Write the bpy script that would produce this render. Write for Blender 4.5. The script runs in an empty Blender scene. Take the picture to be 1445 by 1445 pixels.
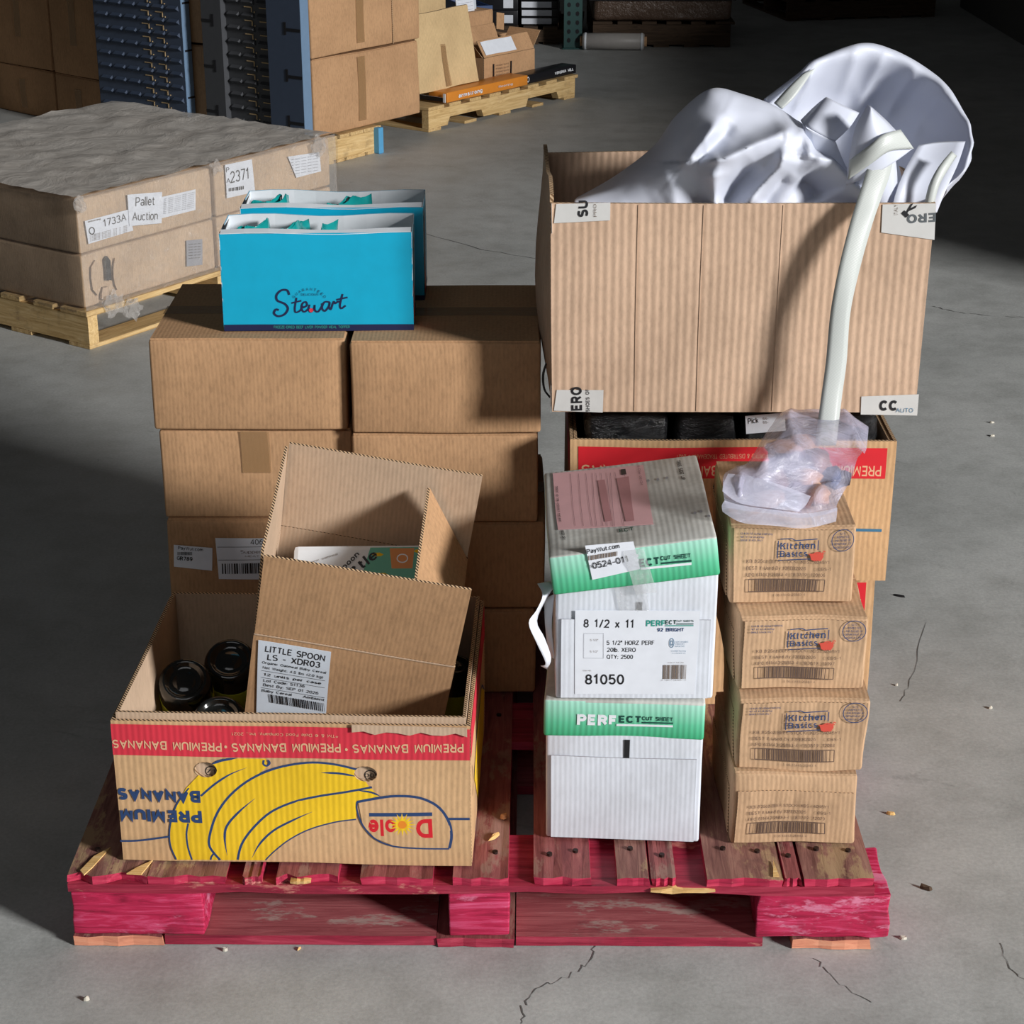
import bpy, bmesh, math, random
import numpy as np
from mathutils import Vector, Matrix, noise
R = math.radians
scene = bpy.context.scene
COL = scene.collection

# ------------------------------------------------------------------ camera, world, lights, exposure
cam_data = bpy.data.cameras.new('camera')
cam_data.sensor_width = 36.0
cam_data.lens = 66.47
cam_data.clip_end = 60
cam = bpy.data.objects.new('camera', cam_data)
cam.location = (0, 0, 1.675)
cam.rotation_euler = (R(90 - 22.3), 0, 0)
COL.objects.link(cam)
scene.camera = cam

world = bpy.data.worlds.new('world')
scene.world = world
world.use_nodes = True
world.node_tree.nodes['Background'].inputs[0].default_value = (0.93, 0.96, 1.0, 1)
world.node_tree.nodes['Background'].inputs[1].default_value = 0.022

def area(name, loc, target, sx, sy, power, col, spread=180):
    d = bpy.data.lights.new(name, 'AREA')
    d.shape = 'RECTANGLE'; d.size = sx; d.size_y = sy
    d.energy = power; d.color = col; d.spread = R(spread)
    o = bpy.data.objects.new(name, d)
    o.location = loc
    v = Vector(target) - Vector(loc)
    o.rotation_euler = v.to_track_quat('-Z', 'Y').to_euler()
    COL.objects.link(o)
    return o
# daylight standing in the open dock door on the right, behind the camera
area('dock_door_daylight', (12.0, -5.8, 5.7), (0.0, 3.0, 0.4), 2.4, 2.4, 3550, (1.0, 0.985, 0.97))
# soft frontal fill, added high behind the camera to lift the dark faces
area('front_fill', (-0.8, -1.6, 4.2), (0.0, 3.2, 0), 2.8, 2.8, 22, (0.97, 0.98, 1.0))

vs = scene.view_settings
vs.view_transform = 'Standard'; vs.look = 'None'; vs.gamma = 1; vs.exposure = 0.0
vs.use_curve_mapping = False

# ------------------------------------------------------------------ colours and materials
def lin(r, g, b):
    f = lambda c: (c / 255 / 12.92) if c / 255 <= 0.04045 else ((c / 255 + 0.055) / 1.055) ** 2.4
    return (f(r), f(g), f(b), 1)

class NT:
    def __init__(s, name):
        s.m = bpy.data.materials.new(name); s.m.use_nodes = True
        s.t = s.m.node_tree; s.n = s.t.nodes; s.l = s.t.links
        s.b = s.n['Principled BSDF']
        s.tc = s.n.new('ShaderNodeTexCoord')
    def node(s, k, **kw):
        n = s.n.new(k)
        for a, v in kw.items(): setattr(n, a, v)
        return n
    def math(s, op, a, b=None, clamp=False):
        n = s.n.new('ShaderNodeMath'); n.operation = op; n.use_clamp = clamp
        for i, v in enumerate((a, b)):
            if v is None: continue
            if isinstance(v, (int, float)): n.inputs[i].default_value = v
            else: s.l.new(v, n.inputs[i])
        return n.outputs[0]
    def noise(s, scale, detail=3, rough=.55, vec=None, dist=0):
        n = s.n.new('ShaderNodeTexNoise')
        n.inputs['Scale'].default_value = scale; n.inputs['Detail'].default_value = detail
        n.inputs['Roughness'].default_value = rough; n.inputs['Distortion'].default_value = dist
        s.l.new(vec if vec is not None else s.tc.outputs['Object'], n.inputs['Vector'])
        return n.outputs['Fac']
    def mapping(s, sc, rot=(0, 0, 0)):
        n = s.n.new('ShaderNodeMapping'); n.inputs['Scale'].default_value = sc; n.inputs['Rotation'].default_value = rot
        s.l.new(s.tc.outputs['Object'], n.inputs['Vector'])
        return n.outputs[0]
    def ramp(s, fac, stops):
        n = s.n.new('ShaderNodeValToRGB')
        e = n.color_ramp.elements
        while len(e) < len(stops): e.new(0.5)
        for i, (p, c) in enumerate(stops):
            e[i].position = p; e[i].color = c if len(c) == 4 else (*c, 1)
        s.l.new(fac, n.inputs[0])
        return n.outputs[0]
    def mix(s, fac, a, b, mode='MIX'):
        n = s.n.new('ShaderNodeMix'); n.data_type = 'RGBA'; n.blend_type = mode
        if isinstance(fac, (int, float)): n.inputs[0].default_value = fac
        else: s.l.new(fac, n.inputs[0])
        for i, v in ((6, a), (7, b)):
            if isinstance(v, tuple): n.inputs[i].default_value = v
            else: s.l.new(v, n.inputs[i])
        return n.outputs[2]
    def bump(s, h, strength=.3, dist=.001, prev=None):
        n = s.n.new('ShaderNodeBump'); n.inputs['Strength'].default_value = strength
        n.inputs['Distance'].default_value = dist
        s.l.new(h, n.inputs['Height'])
        if prev is not None: s.l.new(prev, n.inputs['Normal'])
        return n.outputs[0]
    def out(s, col=None, rough=None, normal=None, **kw):
        if col is not None:
            if isinstance(col, tuple): s.b.inputs['Base Color'].default_value = col
            else: s.l.new(col, s.b.inputs['Base Color'])
        if rough is not None:
            if isinstance(rough, (int, float)): s.b.inputs['Roughness'].default_value = rough
            else: s.l.new(rough, s.b.inputs['Roughness'])
        if normal is not None: s.l.new(normal, s.b.inputs['Normal'])
        for k, v in kw.items(): s.b.inputs[k].default_value = v
        return s.m
    def flutes(s, pitch, axis=None):
        """value 0..1 rippling across the flutes of corrugated board (flutes stand upright on side faces)"""
        sp = s.node('ShaderNodeSeparateXYZ'); s.l.new(s.tc.outputs['Object'], sp.inputs[0])
        ns = s.node('ShaderNodeSeparateXYZ'); s.l.new(s.tc.outputs['Normal'], ns.inputs[0])
        flat = s.math('SUBTRACT', 1.0, s.math('ABSOLUTE', ns.outputs[2]), True)
        flat = s.math('GREATER_THAN', flat, 0.5)
        if axis == 'z': x = sp.outputs[2]
        else: x = s.math('ADD', sp.outputs[0], s.math('MULTIPLY', sp.outputs[1], flat))
        wob = s.math('MULTIPLY', s.noise(3, 1), 0.01)
        x = s.math('ADD', x, wob)
        return s.math('ADD', s.math('MULTIPLY', s.math('SINE', s.math('MULTIPLY', x, 2 * math.pi / pitch)), .5), .5)

def kraft(name, rgb, pitch=.007, bump=.25, var=.14, stripe=.06, mott=160, axis=None, dirt=0.0):
    t = NT(name)
    base = lin(*rgb)
    dk = tuple(c * (1 - var * 1.6) for c in base[:3]) + (1,)
    lt = tuple(min(1, c * (1 + var)) for c in base[:3]) + (1,)
    mv = t.mapping((1, 1, .35))
    c = t.ramp(t.noise(mott, 4, .7, mv), [(.33, dk), (.5, base), (.68, lt)])
    big = t.ramp(t.noise(5, 3, .6), [(.3, (.86, .85, .84)), (.65, (1.04, 1.04, 1.04))])
    c = t.mix(1.0, c, big, 'MULTIPLY')
    fl = t.flutes(pitch, axis)
    sc = t.ramp(fl, [(0, (1 - stripe * 2,) * 3), (.5, (1, 1, 1)), (1, (1 + stripe,) * 3)])
    c = t.mix(1.0, c, sc, 'MULTIPLY')
    if dirt:
        c = t.mix(t.math('MULTIPLY', t.ramp(t.noise(9, 5, .75, t.mapping((1, 1, .4))), [(.48, (0, 0, 0)), (.75, (1, 1, 1))]), dirt), c, lin(95, 80, 66))
    b1 = t.bump(fl, bump, .0012)
    b2 = t.bump(t.noise(60, 4), .12, .0015, b1)
    b3 = t.bump(t.noise(7, 2), .35, .004, b2)
    return t.out(c, .82, b3, **{'Specular IOR Level': .25})

def plain(name, rgb, rough=.6, **kw):
    t = NT(name)
    c = t.ramp(t.noise(35, 3), [(.3, tuple(c * .93 for c in lin(*rgb)[:3])), (.7, lin(*rgb))])
    return t.out(c, rough, t.bump(t.noise(90, 3), .08, .0008), **kw)

def edge_mat(name, light, dark, pitch=.0062):
    t = NT(name)
    sp = t.node('ShaderNodeSeparateXYZ'); t.l.new(t.tc.outputs['Object'], sp.inputs[0])
    x = t.math('ADD', t.math('ADD', sp.outputs[0], sp.outputs[1]), sp.outputs[2])
    v = t.math('ADD', t.math('MULTIPLY', t.math('SINE', t.math('MULTIPLY', x, 2 * math.pi / pitch)), .5), .5)
    c = t.ramp(v, [(.35, lin(*light)), (.6, lin(*dark))])
    return t.out(c, .9)

def paint_wood(name, cols, raw, rawamt, axis='x', gl=.55):
    """painted, worn timber; grain along the given axis"""
    t = NT(name)
    sc = {'x': (2, 26, 26), 'y': (26, 2, 26), 'z': (26, 26, 2)}[axis]
    g = t.noise(3, 5, .65, t.mapping(sc), 1.2)
    c = t.ramp(g, [(.3, lin(*cols[0])), (.5, lin(*cols[1])), (.7, lin(*cols[2]))])
    w = t.noise(5, 6, .72, t.mapping({'x': (1, 3, 3), 'y': (3, 1, 3), 'z': (3, 3, 1)}[axis]))
    c = t.mix(t.ramp(w, [(.33 + rawamt, (1, 1, 1)), (.38 + rawamt, (0, 0, 0))]), c, lin(*raw))
    c = t.mix(t.math('MULTIPLY', t.ramp(t.noise(11, 5, .7), [(.56, (0, 0, 0)), (.72, (1, 1, 1))]), .35), c, lin(60, 38, 42))
    return t.out(c, gl, t.bump(g, .5, .002, t.bump(w, .4, .003)), **{'Specular IOR Level': .3})

M = {}
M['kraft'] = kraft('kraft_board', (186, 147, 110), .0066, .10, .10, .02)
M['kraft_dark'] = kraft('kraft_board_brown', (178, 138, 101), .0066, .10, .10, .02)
M['kraft_wide'] = kraft('wide_fluted_board', (202, 172, 147), .0125, .5, .07, .05, dirt=.22)
M['kraft_banana'] = kraft('banana_box_board', (206, 168, 126), .0088, .22, .07, .03)
M['kraft_tan'] = kraft('worn_tan_board', (198, 171, 142), .0075, .15, .09, .02, dirt=.25)
M['kraft_old'] = kraft('soup_case_board', (200, 165, 131), .007, .2, .09, .03, dirt=.22)
M['kraft_light'] = kraft('pale_board', (208, 180, 136), .01, .2, .06, .03)
M['kraft_in'] = kraft('board_inside', (198, 172, 147), .0066, .12, .06, .02)
M['white_board'] = kraft('white_board', (216, 222, 232), .0075, .14, .03, .02, dirt=.12)
M['edge'] = edge_mat('board_edge', (214, 180, 140), (52, 34, 22))
M['edge_fine'] = edge_mat('board_edge_fine', (196, 168, 134), (120, 90, 62), .008)
M['tape'] = NT('clear_tape').out(lin(176, 140, 100), .18, None, Alpha=.45)
M['white_tape'] = plain('printed_white_tape', (206, 206, 204), .3)
M['ink_black'] = plain('black_ink', (28, 28, 32), .5)
M['ink_grey'] = plain('grey_ink', (120, 106, 96), .6)
M['ink_greydk'] = plain('dark_grey_ink', (90, 96, 100), .5)
M['ink_softgrey'] = plain('soft_grey_ink', (150, 152, 160), .6)
M['ink_fade'] = plain('faded_case_ink', (96, 76, 66), .6)
M['ink_blue'] = plain('blue_ink', (38, 66, 112), .6)
M['ink_navy'] = plain('navy_ink', (24, 32, 74), .5)
M['ink_slate'] = plain('slate_blue_ink', (62, 116, 150), .6)
M['ink_red'] = kraft('red_ink', (212, 56, 72), .0088, .22, .03, .03)
M['ink_red2'] = plain('bright_red_ink', (214, 30, 44), .55)
M['ink_coral'] = plain('coral_red_ink', (214, 82, 66), .55)
M['ink_yellow'] = kraft('yellow_ink', (236, 194, 40), .0088, .22, .03, .02)
M['ink_tan'] = plain('bare_board_lettering', (224, 178, 140), .7)
M['ink_green'] = plain('dark_green_ink', (14, 70, 62), .5)
M['ink_teal'] = plain('teal_ink', (40, 150, 135), .5)
M['ink_white'] = plain('white_ink', (232, 236, 242), .5)
M['paper'] = plain('white_paper', (226, 231, 240), .55)
M['paper_cool'] = plain('bright_label_paper', (222, 232, 244), .35)
M['pink'] = plain('pink_form_paper', (214, 168, 172), .6)
M['cyan'] = plain('cyan_printed_card', (10, 168, 206), .38)
M['card_white'] = plain('coated_white_card', (222, 228, 234), .5)
M['foil_teal'] = plain('teal_pouch_film', (20, 140, 140), .25)
M['orange'] = plain('orange_print', (216, 136, 50), .4)

t = NT('lid_green_card')
sp = t.node('ShaderNodeSeparateXYZ'); t.l.new(t.tc.outputs['Object'], sp.inputs[0])
c = t.ramp(t.math('MULTIPLY', sp.outputs[2], 1 / .062), [(0, lin(52, 170, 118)), (.4, lin(94, 194, 152)), (1, lin(168, 222, 204))])
fl = t.flutes(.0085)
M['lid_green'] = t.out(t.mix(1.0, c, t.ramp(fl, [(0, (.9, .9, .9)), (1, (1.02, 1.02, 1.02))]), 'MULTIPLY'), .55, t.bump(fl, .3, .001))

t = NT('dark_jar_glass')
M['jar'] = t.out(lin(26, 27, 26), .12, t.bump(t.noise(40, 3), .3, .002), **{'Specular IOR Level': .7, 'Coat Weight': .4})
t = NT('black_stretch_film')
M['black_film'] = t.out(lin(16, 17, 20), .22, t.bump(t.noise(26, 5, .7, t.mapping((1, 1, 2)), 1.5), .9, .01), **{'Specular IOR Level': .6})

def clear_film(name, opac, col, rough, bs=.8, scale=16, bd=.01):
    t = NT(name)
    n = t.noise(scale, 6, .68, t.mapping((1, 1, 1.6)), 1.8)
    nm = t.bump(n, bs, bd)
    t.out(lin(*col), rough, nm, **{'Specular IOR Level': .8})
    tr = t.node('ShaderNodeBsdfTransparent')
    mx = t.node('ShaderNodeMixShader')
    fac = t.ramp(n, [(.35, (opac * .75,) * 3), (.62, (opac,) * 3), (.72, (min(1, opac * 1.7),) * 3)])
    t.l.new(fac, mx.inputs[0]); t.l.new(tr.outputs[0], mx.inputs[1]); t.l.new(t.b.outputs[0], mx.inputs[2])
    t.l.new(mx.outputs[0], t.n['Material Output'].inputs[0])
    return t.m
M['film'] = clear_film('clear_stretch_film', .28, (196, 192, 188), .16)
M['film_side_shade'] = clear_film('shaded_stretch_film', .34, (112, 100, 90), .22)  # darker copy of the clear film, shade of the left side in its colour
M['film_top'] = clear_film('dusty_stretch_film', .97, (214, 208, 200), .42, .35, 5, .02)
M['bag_film'] = clear_film('milky_bag_film', .58, (206, 206, 232), .16, .6, 22, .006)
M['bag_hem'] = clear_film('milky_bag_hem', .55, (220, 222, 242), .2, .4, 18, .004)
M['tape_clear'] = clear_film('clear_parcel_tape', .25, (225, 228, 232), .08, .8, 60, .003)

t = NT('white_satin_cloth')
wv = t.noise(9, 3, .5)
t.out(lin(224, 229, 241), .42, t.bump(t.noise(900, 1), .05, .0003), **{'Specular IOR Level': .35, 'Sheen Weight': .15})
tl = t.node('ShaderNodeBsdfTranslucent'); tl.inputs[0].default_value = lin(218, 222, 245)
mx = t.node('ShaderNodeMixShader'); mx.inputs[0].default_value = .24
t.l.new(t.b.outputs[0], mx.inputs[1]); t.l.new(tl.outputs[0], mx.inputs[2]); t.l.new(mx.outputs[0], t.n['Material Output'].inputs[0])
M['cloth'] = t.m
t = NT('cream_webbing')
sp = t.node('ShaderNodeSeparateXYZ'); t.l.new(t.tc.outputs['Object'], sp.inputs[0])
wv = t.math('SINE', t.math('MULTIPLY', t.math('ADD', sp.outputs[2], t.math('MULTIPLY', sp.outputs[0], .5)), 2600))
M['webbing'] = t.out(lin(188, 193, 190), .4, t.bump(wv, .2, .0004), **{'Specular IOR Level': .5})

# painted pallet wood
PW = [((128, 24, 50), (184, 40, 78), (214, 92, 132)), ((112, 28, 46), (152, 42, 64), (176, 66, 86)), ((104, 52, 54), (138, 76, 76), (160, 98, 94))]
M['red_x'] = paint_wood('red_paint_on_rail', PW[1], (190, 120, 110), .02, 'x', .5)
M['red_block'] = paint_wood('glossy_crimson_block', PW[0], (206, 120, 148), .05, 'x', .42)
M['red_worn'] = paint_wood('scuffed_pale_red_board', ((132, 60, 66), (158, 84, 88), (176, 104, 106)), (170, 140, 134), .06, 'x', .6)
M['red_deck'] = paint_wood('worn_red_deck', PW[2], (150, 112, 102), .08, 'y', .6)
M['red_deck2'] = paint_wood('weathered_red_deck', ((104, 66, 62), (136, 94, 86), (160, 120, 106)), (168, 138, 108), .10, 'y', .65)
M['red_end'] = paint_wood('red_end_grain', ((120, 26, 48), (176, 40, 72), (196, 66, 92)), (196, 130, 120), .03, 'x', .6)
M['raw_end'] = paint_wood('raw_pink_end_grain', ((190, 120, 96), (216, 146, 116), (226, 168, 138)), (200, 90, 100), .03, 'x', .8)
M['raw_wood'] = paint_wood('fresh_splintered_wood', ((196, 150, 88), (226, 184, 120), (238, 206, 150)), (200, 160, 100), .02, 'x', .8)
M['pine'] = paint_wood('pine_board', ((182, 148, 96), (212, 180, 126), (228, 200, 150)), (200, 168, 120), .05, 'x', .75)
M['pine_y'] = paint_wood('pine_plank', ((170, 138, 92), (204, 172, 120), (220, 192, 142)), (190, 160, 114), .05, 'y', .75)
M['blue_paint'] = plain('blue_paint_on_wood', (86, 160, 206), .6)
M['dark_wood'] = paint_wood('dark_old_pallet_wood', ((56, 44, 34), (78, 62, 48), (92, 74, 58)), (84, 66, 52), .05, 'x', .8)
M['nail'] = plain('rusty_nail', (58, 42, 38), .5, Metallic=.6)
M['steel_blue'] = plain('slate_blue_painted_steel', (66, 78, 98), .42, **{'Specular IOR Level': .5})
M['steel_lit'] = plain('lit_blue_painted_steel', (112, 138, 166), .4)  # paler copy of steel_blue, daylight on the flange put into the colour
M['steel_grey'] = plain('grey_painted_steel', (74, 76, 80), .45)
M['rack_green'] = plain('green_painted_steel', (40, 74, 72), .5)
M['black_gloss'] = plain('black_printed_card', (26, 26, 30), .35)
M['wrap_grey'] = plain('grey_wrapped_roll', (168, 164, 160), .45)
t = NT('dark_wrapped_goods')
M['shroud'] = t.out(lin(92, 74, 62), .35, t.bump(t.noise(6, 6, .7), .9, .03))
M['bone1'] = plain('tan_chew', (196, 140, 96), .5)
M['bone2'] = plain('brown_chew', (132, 84, 58), .5)
M['bone3'] = plain('dark_chew', (70, 62, 66), .5)
M['navy_thing'] = plain('dark_blue_wrapper', (52, 74, 116), .3)
M['chip'] = plain('pale_paper_chip', (206, 200, 186), .7)

# floor
t = NT('polished_concrete')
n1 = t.noise(.9, 6, .6); n2 = t.noise(7, 7, .68); n3 = t.noise(140, 4, .7)
c = t.ramp(n1, [(.3, lin(164, 166, 164)), (.5, lin(180, 182, 180)), (.7, lin(192, 193, 191))])
c = t.mix(1.0, c, t.ramp(n2, [(.3, (.80, .80, .79)), (.55, (1, 1, 1)), (.75, (1.08, 1.08, 1.07))]), 'MULTIPLY')
c = t.mix(1.0, c, t.ramp(n3, [(.35, (.88, .88, .88)), (.65, (1.06, 1.06, 1.06))]), 'MULTIPLY')
st = t.noise(3.2, 5, .75, t.mapping((1, 1, 1), (0, 0, .6)), 2.2)
c = t.mix(t.math('MULTIPLY', t.ramp(st, [(.62, (0, 0, 0)), (.74, (1, 1, 1))]), .35), c, lin(84, 84, 82))
nm = t.bump(n3, .25, .0008, t.bump(n2, .35, .004))
M['floor'] = t.out(c, t.ramp(n2, [(.3, (.5, .5, .5)), (.7, (.68, .68, .68))]), nm, **{'Specular IOR Level': .35})
M['crack'] = plain('dark_crack_line', (96, 96, 94), .9)  # even dark grey of the crack strips
M['wall'] = plain('grey_block_wall', (92, 92, 90), .9)

# ------------------------------------------------------------------ mesh helpers
def obj(name, me, mats, parent=None, smooth=False):
    o = bpy.data.objects.new(name, me)
    if not isinstance(mats, (list, tuple)): mats = [mats]
    if not me.materials:
        for m in mats: me.materials.append(m)
    if smooth:
        me.polygons.foreach_set('use_smooth', [True] * len(me.polygons))
    COL.objects.link(o)
    if parent is not None: o.parent = parent
    return o

def thing(name, label, cat, loc=(0, 0, 0), rz=0, group=None, rot=None):
    o = bpy.data.objects.new(name, None)
    o.empty_display_size = .05
    COL.objects.link(o)
    o.location = loc
    o.rotation_euler = rot if rot else (0, 0, rz)
    o['label'] = label; o['category'] = cat
    if group: o['group'] = group
    return o

def tag(o, label, cat, group=None):
    o['label'] = label; o['category'] = cat
    if group: o['group'] = group
    return o

class MB:
    def __init__(s): s.v = []; s.f = []; s.mi = []
    def add(s, vs_, fs, mi=0):
        k = len(s.v); s.v += [tuple(v) for v in vs_]
        for f in fs: s.f.append([i + k for i in f]); s.mi.append(mi)
    def box(s, x0, x1, y0, y1, z0, z1, mi=0):
        s.add([(x0, y0, z0), (x1, y0, z0), (x1, y1, z0), (x0, y1, z0), (x0, y0, z1), (x1, y0, z1), (x1, y1, z1), (x0, y1, z1)],
              [(0, 3, 2, 1), (4, 5, 6, 7), (0, 1, 5, 4), (1, 2, 6, 5), (2, 3, 7, 6), (3, 0, 4, 7)], mi)
    def build(s, name, mats, parent=None, smooth=False, bevel=0, seg=1):
        me = bpy.data.meshes.new(name); me.from_pydata(s.v, [], s.f)
        for i, p in enumerate(me.polygons): p.material_index = s.mi[i]
        me.update()
        bm = bmesh.new(); bm.from_mesh(me)
        bmesh.ops.recalc_face_normals(bm, faces=bm.faces)
        if bevel:
            bmesh.ops.bevel(bm, geom=list(bm.edges), offset=bevel, segments=seg, affect='EDGES', profile=.6)
        bm.to_mesh(me); bm.free()
        return obj(name, me, mats, parent, smooth)

def warpf(amp, seed, freq=5.0):
    if not amp: return lambda p: Vector(p)
    off = Vector((seed * 3.7, seed * 1.3, seed * 2.1))
    def w(p):
        p = Vector(p)
        return p + noise.noise_vector(p * freq + off) * amp
    return w

def axis_list(h, r, step):
    n = max(2, int(round((h - 2 * r) / step)))
    return [0, r * .35, r] + [r + (h - 2 * r) * i / n for i in range(1, n)] + [h - r, h - r * .35, h]

def rbox(w, d, h, r=.004, step=.03, warp=None, bulge=0.0, o=(0, 0, 0)):
    """rounded box with a lattice on every face, softly bulged and warped"""
    X, Y, Z = axis_list(w, r, step), axis_list(d, r, step), axis_list(h, r, step)
    vid = {}; V = []; F = []
    def vert(i, j, k):
        key = (i, j, k)
        if key not in vid:
            p = Vector((X[i], Y[j], Z[k]))
            q = Vector((min(max(p.x, r), w - r), min(max(p.y, r), d - r), min(max(p.z, r), h - r)))
            dv = p - q
            if dv.length > 1e-9: p = q + dv.normalized() * min(r, dv.length if dv.length < r else r)
            if bulge:
                bx_, by_, bz_ = math.sin(math.pi * X[i] / w), math.sin(math.pi * Y[j] / d), math.sin(math.pi * Z[k] / h)
                if j == 0: p.y -= bulge * bx_ * bz_
                if j == len(Y) - 1: p.y += bulge * bx_ * bz_
                if i == 0: p.x -= bulge * by_ * bz_
                if i == len(X) - 1: p.x += bulge * by_ * bz_
            p = p + Vector(o)
            if warp: p = warp(p)
            vid[key] = len(V); V.append(tuple(p))
        return vid[key]
    nx, ny, nz = len(X) - 1, len(Y) - 1, len(Z) - 1
    for i in range(nx):
        for j in range(ny):
            F.append((vert(i, j, 0), vert(i, j + 1, 0), vert(i + 1, j + 1, 0), vert(i + 1, j, 0)))
            F.append((vert(i, j, nz), vert(i + 1, j, nz), vert(i + 1, j + 1, nz), vert(i, j + 1, nz)))
    for i in range(nx):
        for k in range(nz):
            F.append((vert(i, 0, k), vert(i + 1, 0, k), vert(i + 1, 0, k + 1), vert(i, 0, k + 1)))
            F.append((vert(i, ny, k), vert(i, ny, k + 1), vert(i + 1, ny, k + 1), vert(i + 1, ny, k)))
    for j in range(ny):
        for k in range(nz):
            F.append((vert(0, j, k), vert(0, j, k + 1), vert(0, j + 1, k + 1), vert(0, j + 1, k)))
            F.append((vert(nx, j, k), vert(nx, j + 1, k), vert(nx, j + 1, k + 1), vert(nx, j, k + 1)))
    return V, F

def rbox_obj(name, w, d, h, mat, parent=None, **kw):
    V, F = rbox(w, d, h, **kw)
    me = bpy.data.meshes.new(name); me.from_pydata(V, [], F); me.update()
    return obj(name, me, mat, parent, True)

def panel(name, o, a, b, c, mats, parent=None, na=8, nb=6, warp=None, wav=None):
    """sheet of board: origin o, edges a and b, thickness vector c; broad faces take mats[0], cut edges mats[1]"""
    o, a, b, c = Vector(o), Vector(a), Vector(b), Vector(c)
    mb = MB()
    def P(i, j, k):
        s, t_ = i / na, j / nb
        p = o + a * s + b * t_ + c * k
        if wav: p = p + wav(s, t_)
        return warp(p) if warp else p
    for k in (0, 1):
        vs_ = [P(i, j, k) for j in range(nb + 1) for i in range(na + 1)]
        fs = [(j * (na + 1) + i, j * (na + 1) + i + 1, (j + 1) * (na + 1) + i + 1, (j + 1) * (na + 1) + i) for j in range(nb) for i in range(na)]
        mb.add(vs_, fs if k else [f[::-1] for f in fs])
    n = (na + 1) * (nb + 1)
    ring = [(j * (na + 1) + i) for (i, j) in [(i, 0) for i in range(na)] + [(na, j) for j in range(nb)] + [(i, nb) for i in range(na, 0, -1)] + [(0, j) for j in range(nb, 0, -1)]]
    for q in range(len(ring)):
        A, B = ring[q], ring[(q + 1) % len(ring)]
        mb.f.append([A, B, B + n, A + n]); mb.mi.append(1)
    return mb.build(name, mats, parent)

def hole_panel(name, w, h, t_, holes, mats, parent, base, warp=None):
    """upright board in the local XZ plane (front at y = base y) with oval hand holes"""
    bm = bmesh.new()
    N = 16
    vs_ = {}
    for j in range(9):
        for i in range(N + 1):
            vs_[i, j] = bm.verts.new((w * i / N, 0, h * j / 8))
    for j in range(8):
        for i in range(N): bm.faces.new((vs_[i, j], vs_[i + 1, j], vs_[i + 1, j + 1], vs_[i, j + 1]))
    cut_ovals(bm, holes)
    r = bmesh.ops.extrude_face_region(bm, geom=list(bm.faces))
    bmesh.ops.translate(bm, vec=(0, t_, 0), verts=[e for e in r['geom'] if isinstance(e, bmesh.types.BMVert)])
    bmesh.ops.recalc_face_normals(bm, faces=bm.faces)
    for f in bm.faces: f.material_index = 0 if abs(f.normal.y) > .7 else 1
    for v in bm.verts:
        v.co = v.co + Vector(base)
        if warp: v.co = warp(v.co)
    me = bpy.data.meshes.new(name); bm.to_mesh(me); bm.free()
    return obj(name, me, mats, parent)

def cut_ovals(bm, holes):
    for (cx, cz, rx, rz) in holes:
        pts = [(cx + rx * math.cos(a), cz + rz * math.sin(a)) for a in [2 * math.pi * k / 18 for k in range(18)]]
        for k in range(18):
            p, q = pts[k], pts[(k + 1) % 18]
            n = Vector((q[1] - p[1], 0, -(q[0] - p[0])))
            near = [f for f in bm.faces if (f.calc_center_median() - Vector((cx, 0, cz))).length < max(rx, rz) * 2.5 + math.sqrt(f.calc_area())]
            geom = set(near)
            for f in near: geom.update(f.edges); geom.update(f.verts)
            bmesh.ops.bisect_plane(bm, geom=list(geom), plane_co=(p[0], 0, p[1]), plane_no=n, dist=1e-6)
        rm = []
        for f in bm.faces:
            c = f.calc_center_median()
            if ((c.x - cx) / rx) ** 2 + ((c.z - cz) / rz) ** 2 < .97: rm.append(f)
        bmesh.ops.delete(bm, geom=rm, context='FACES')

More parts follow.
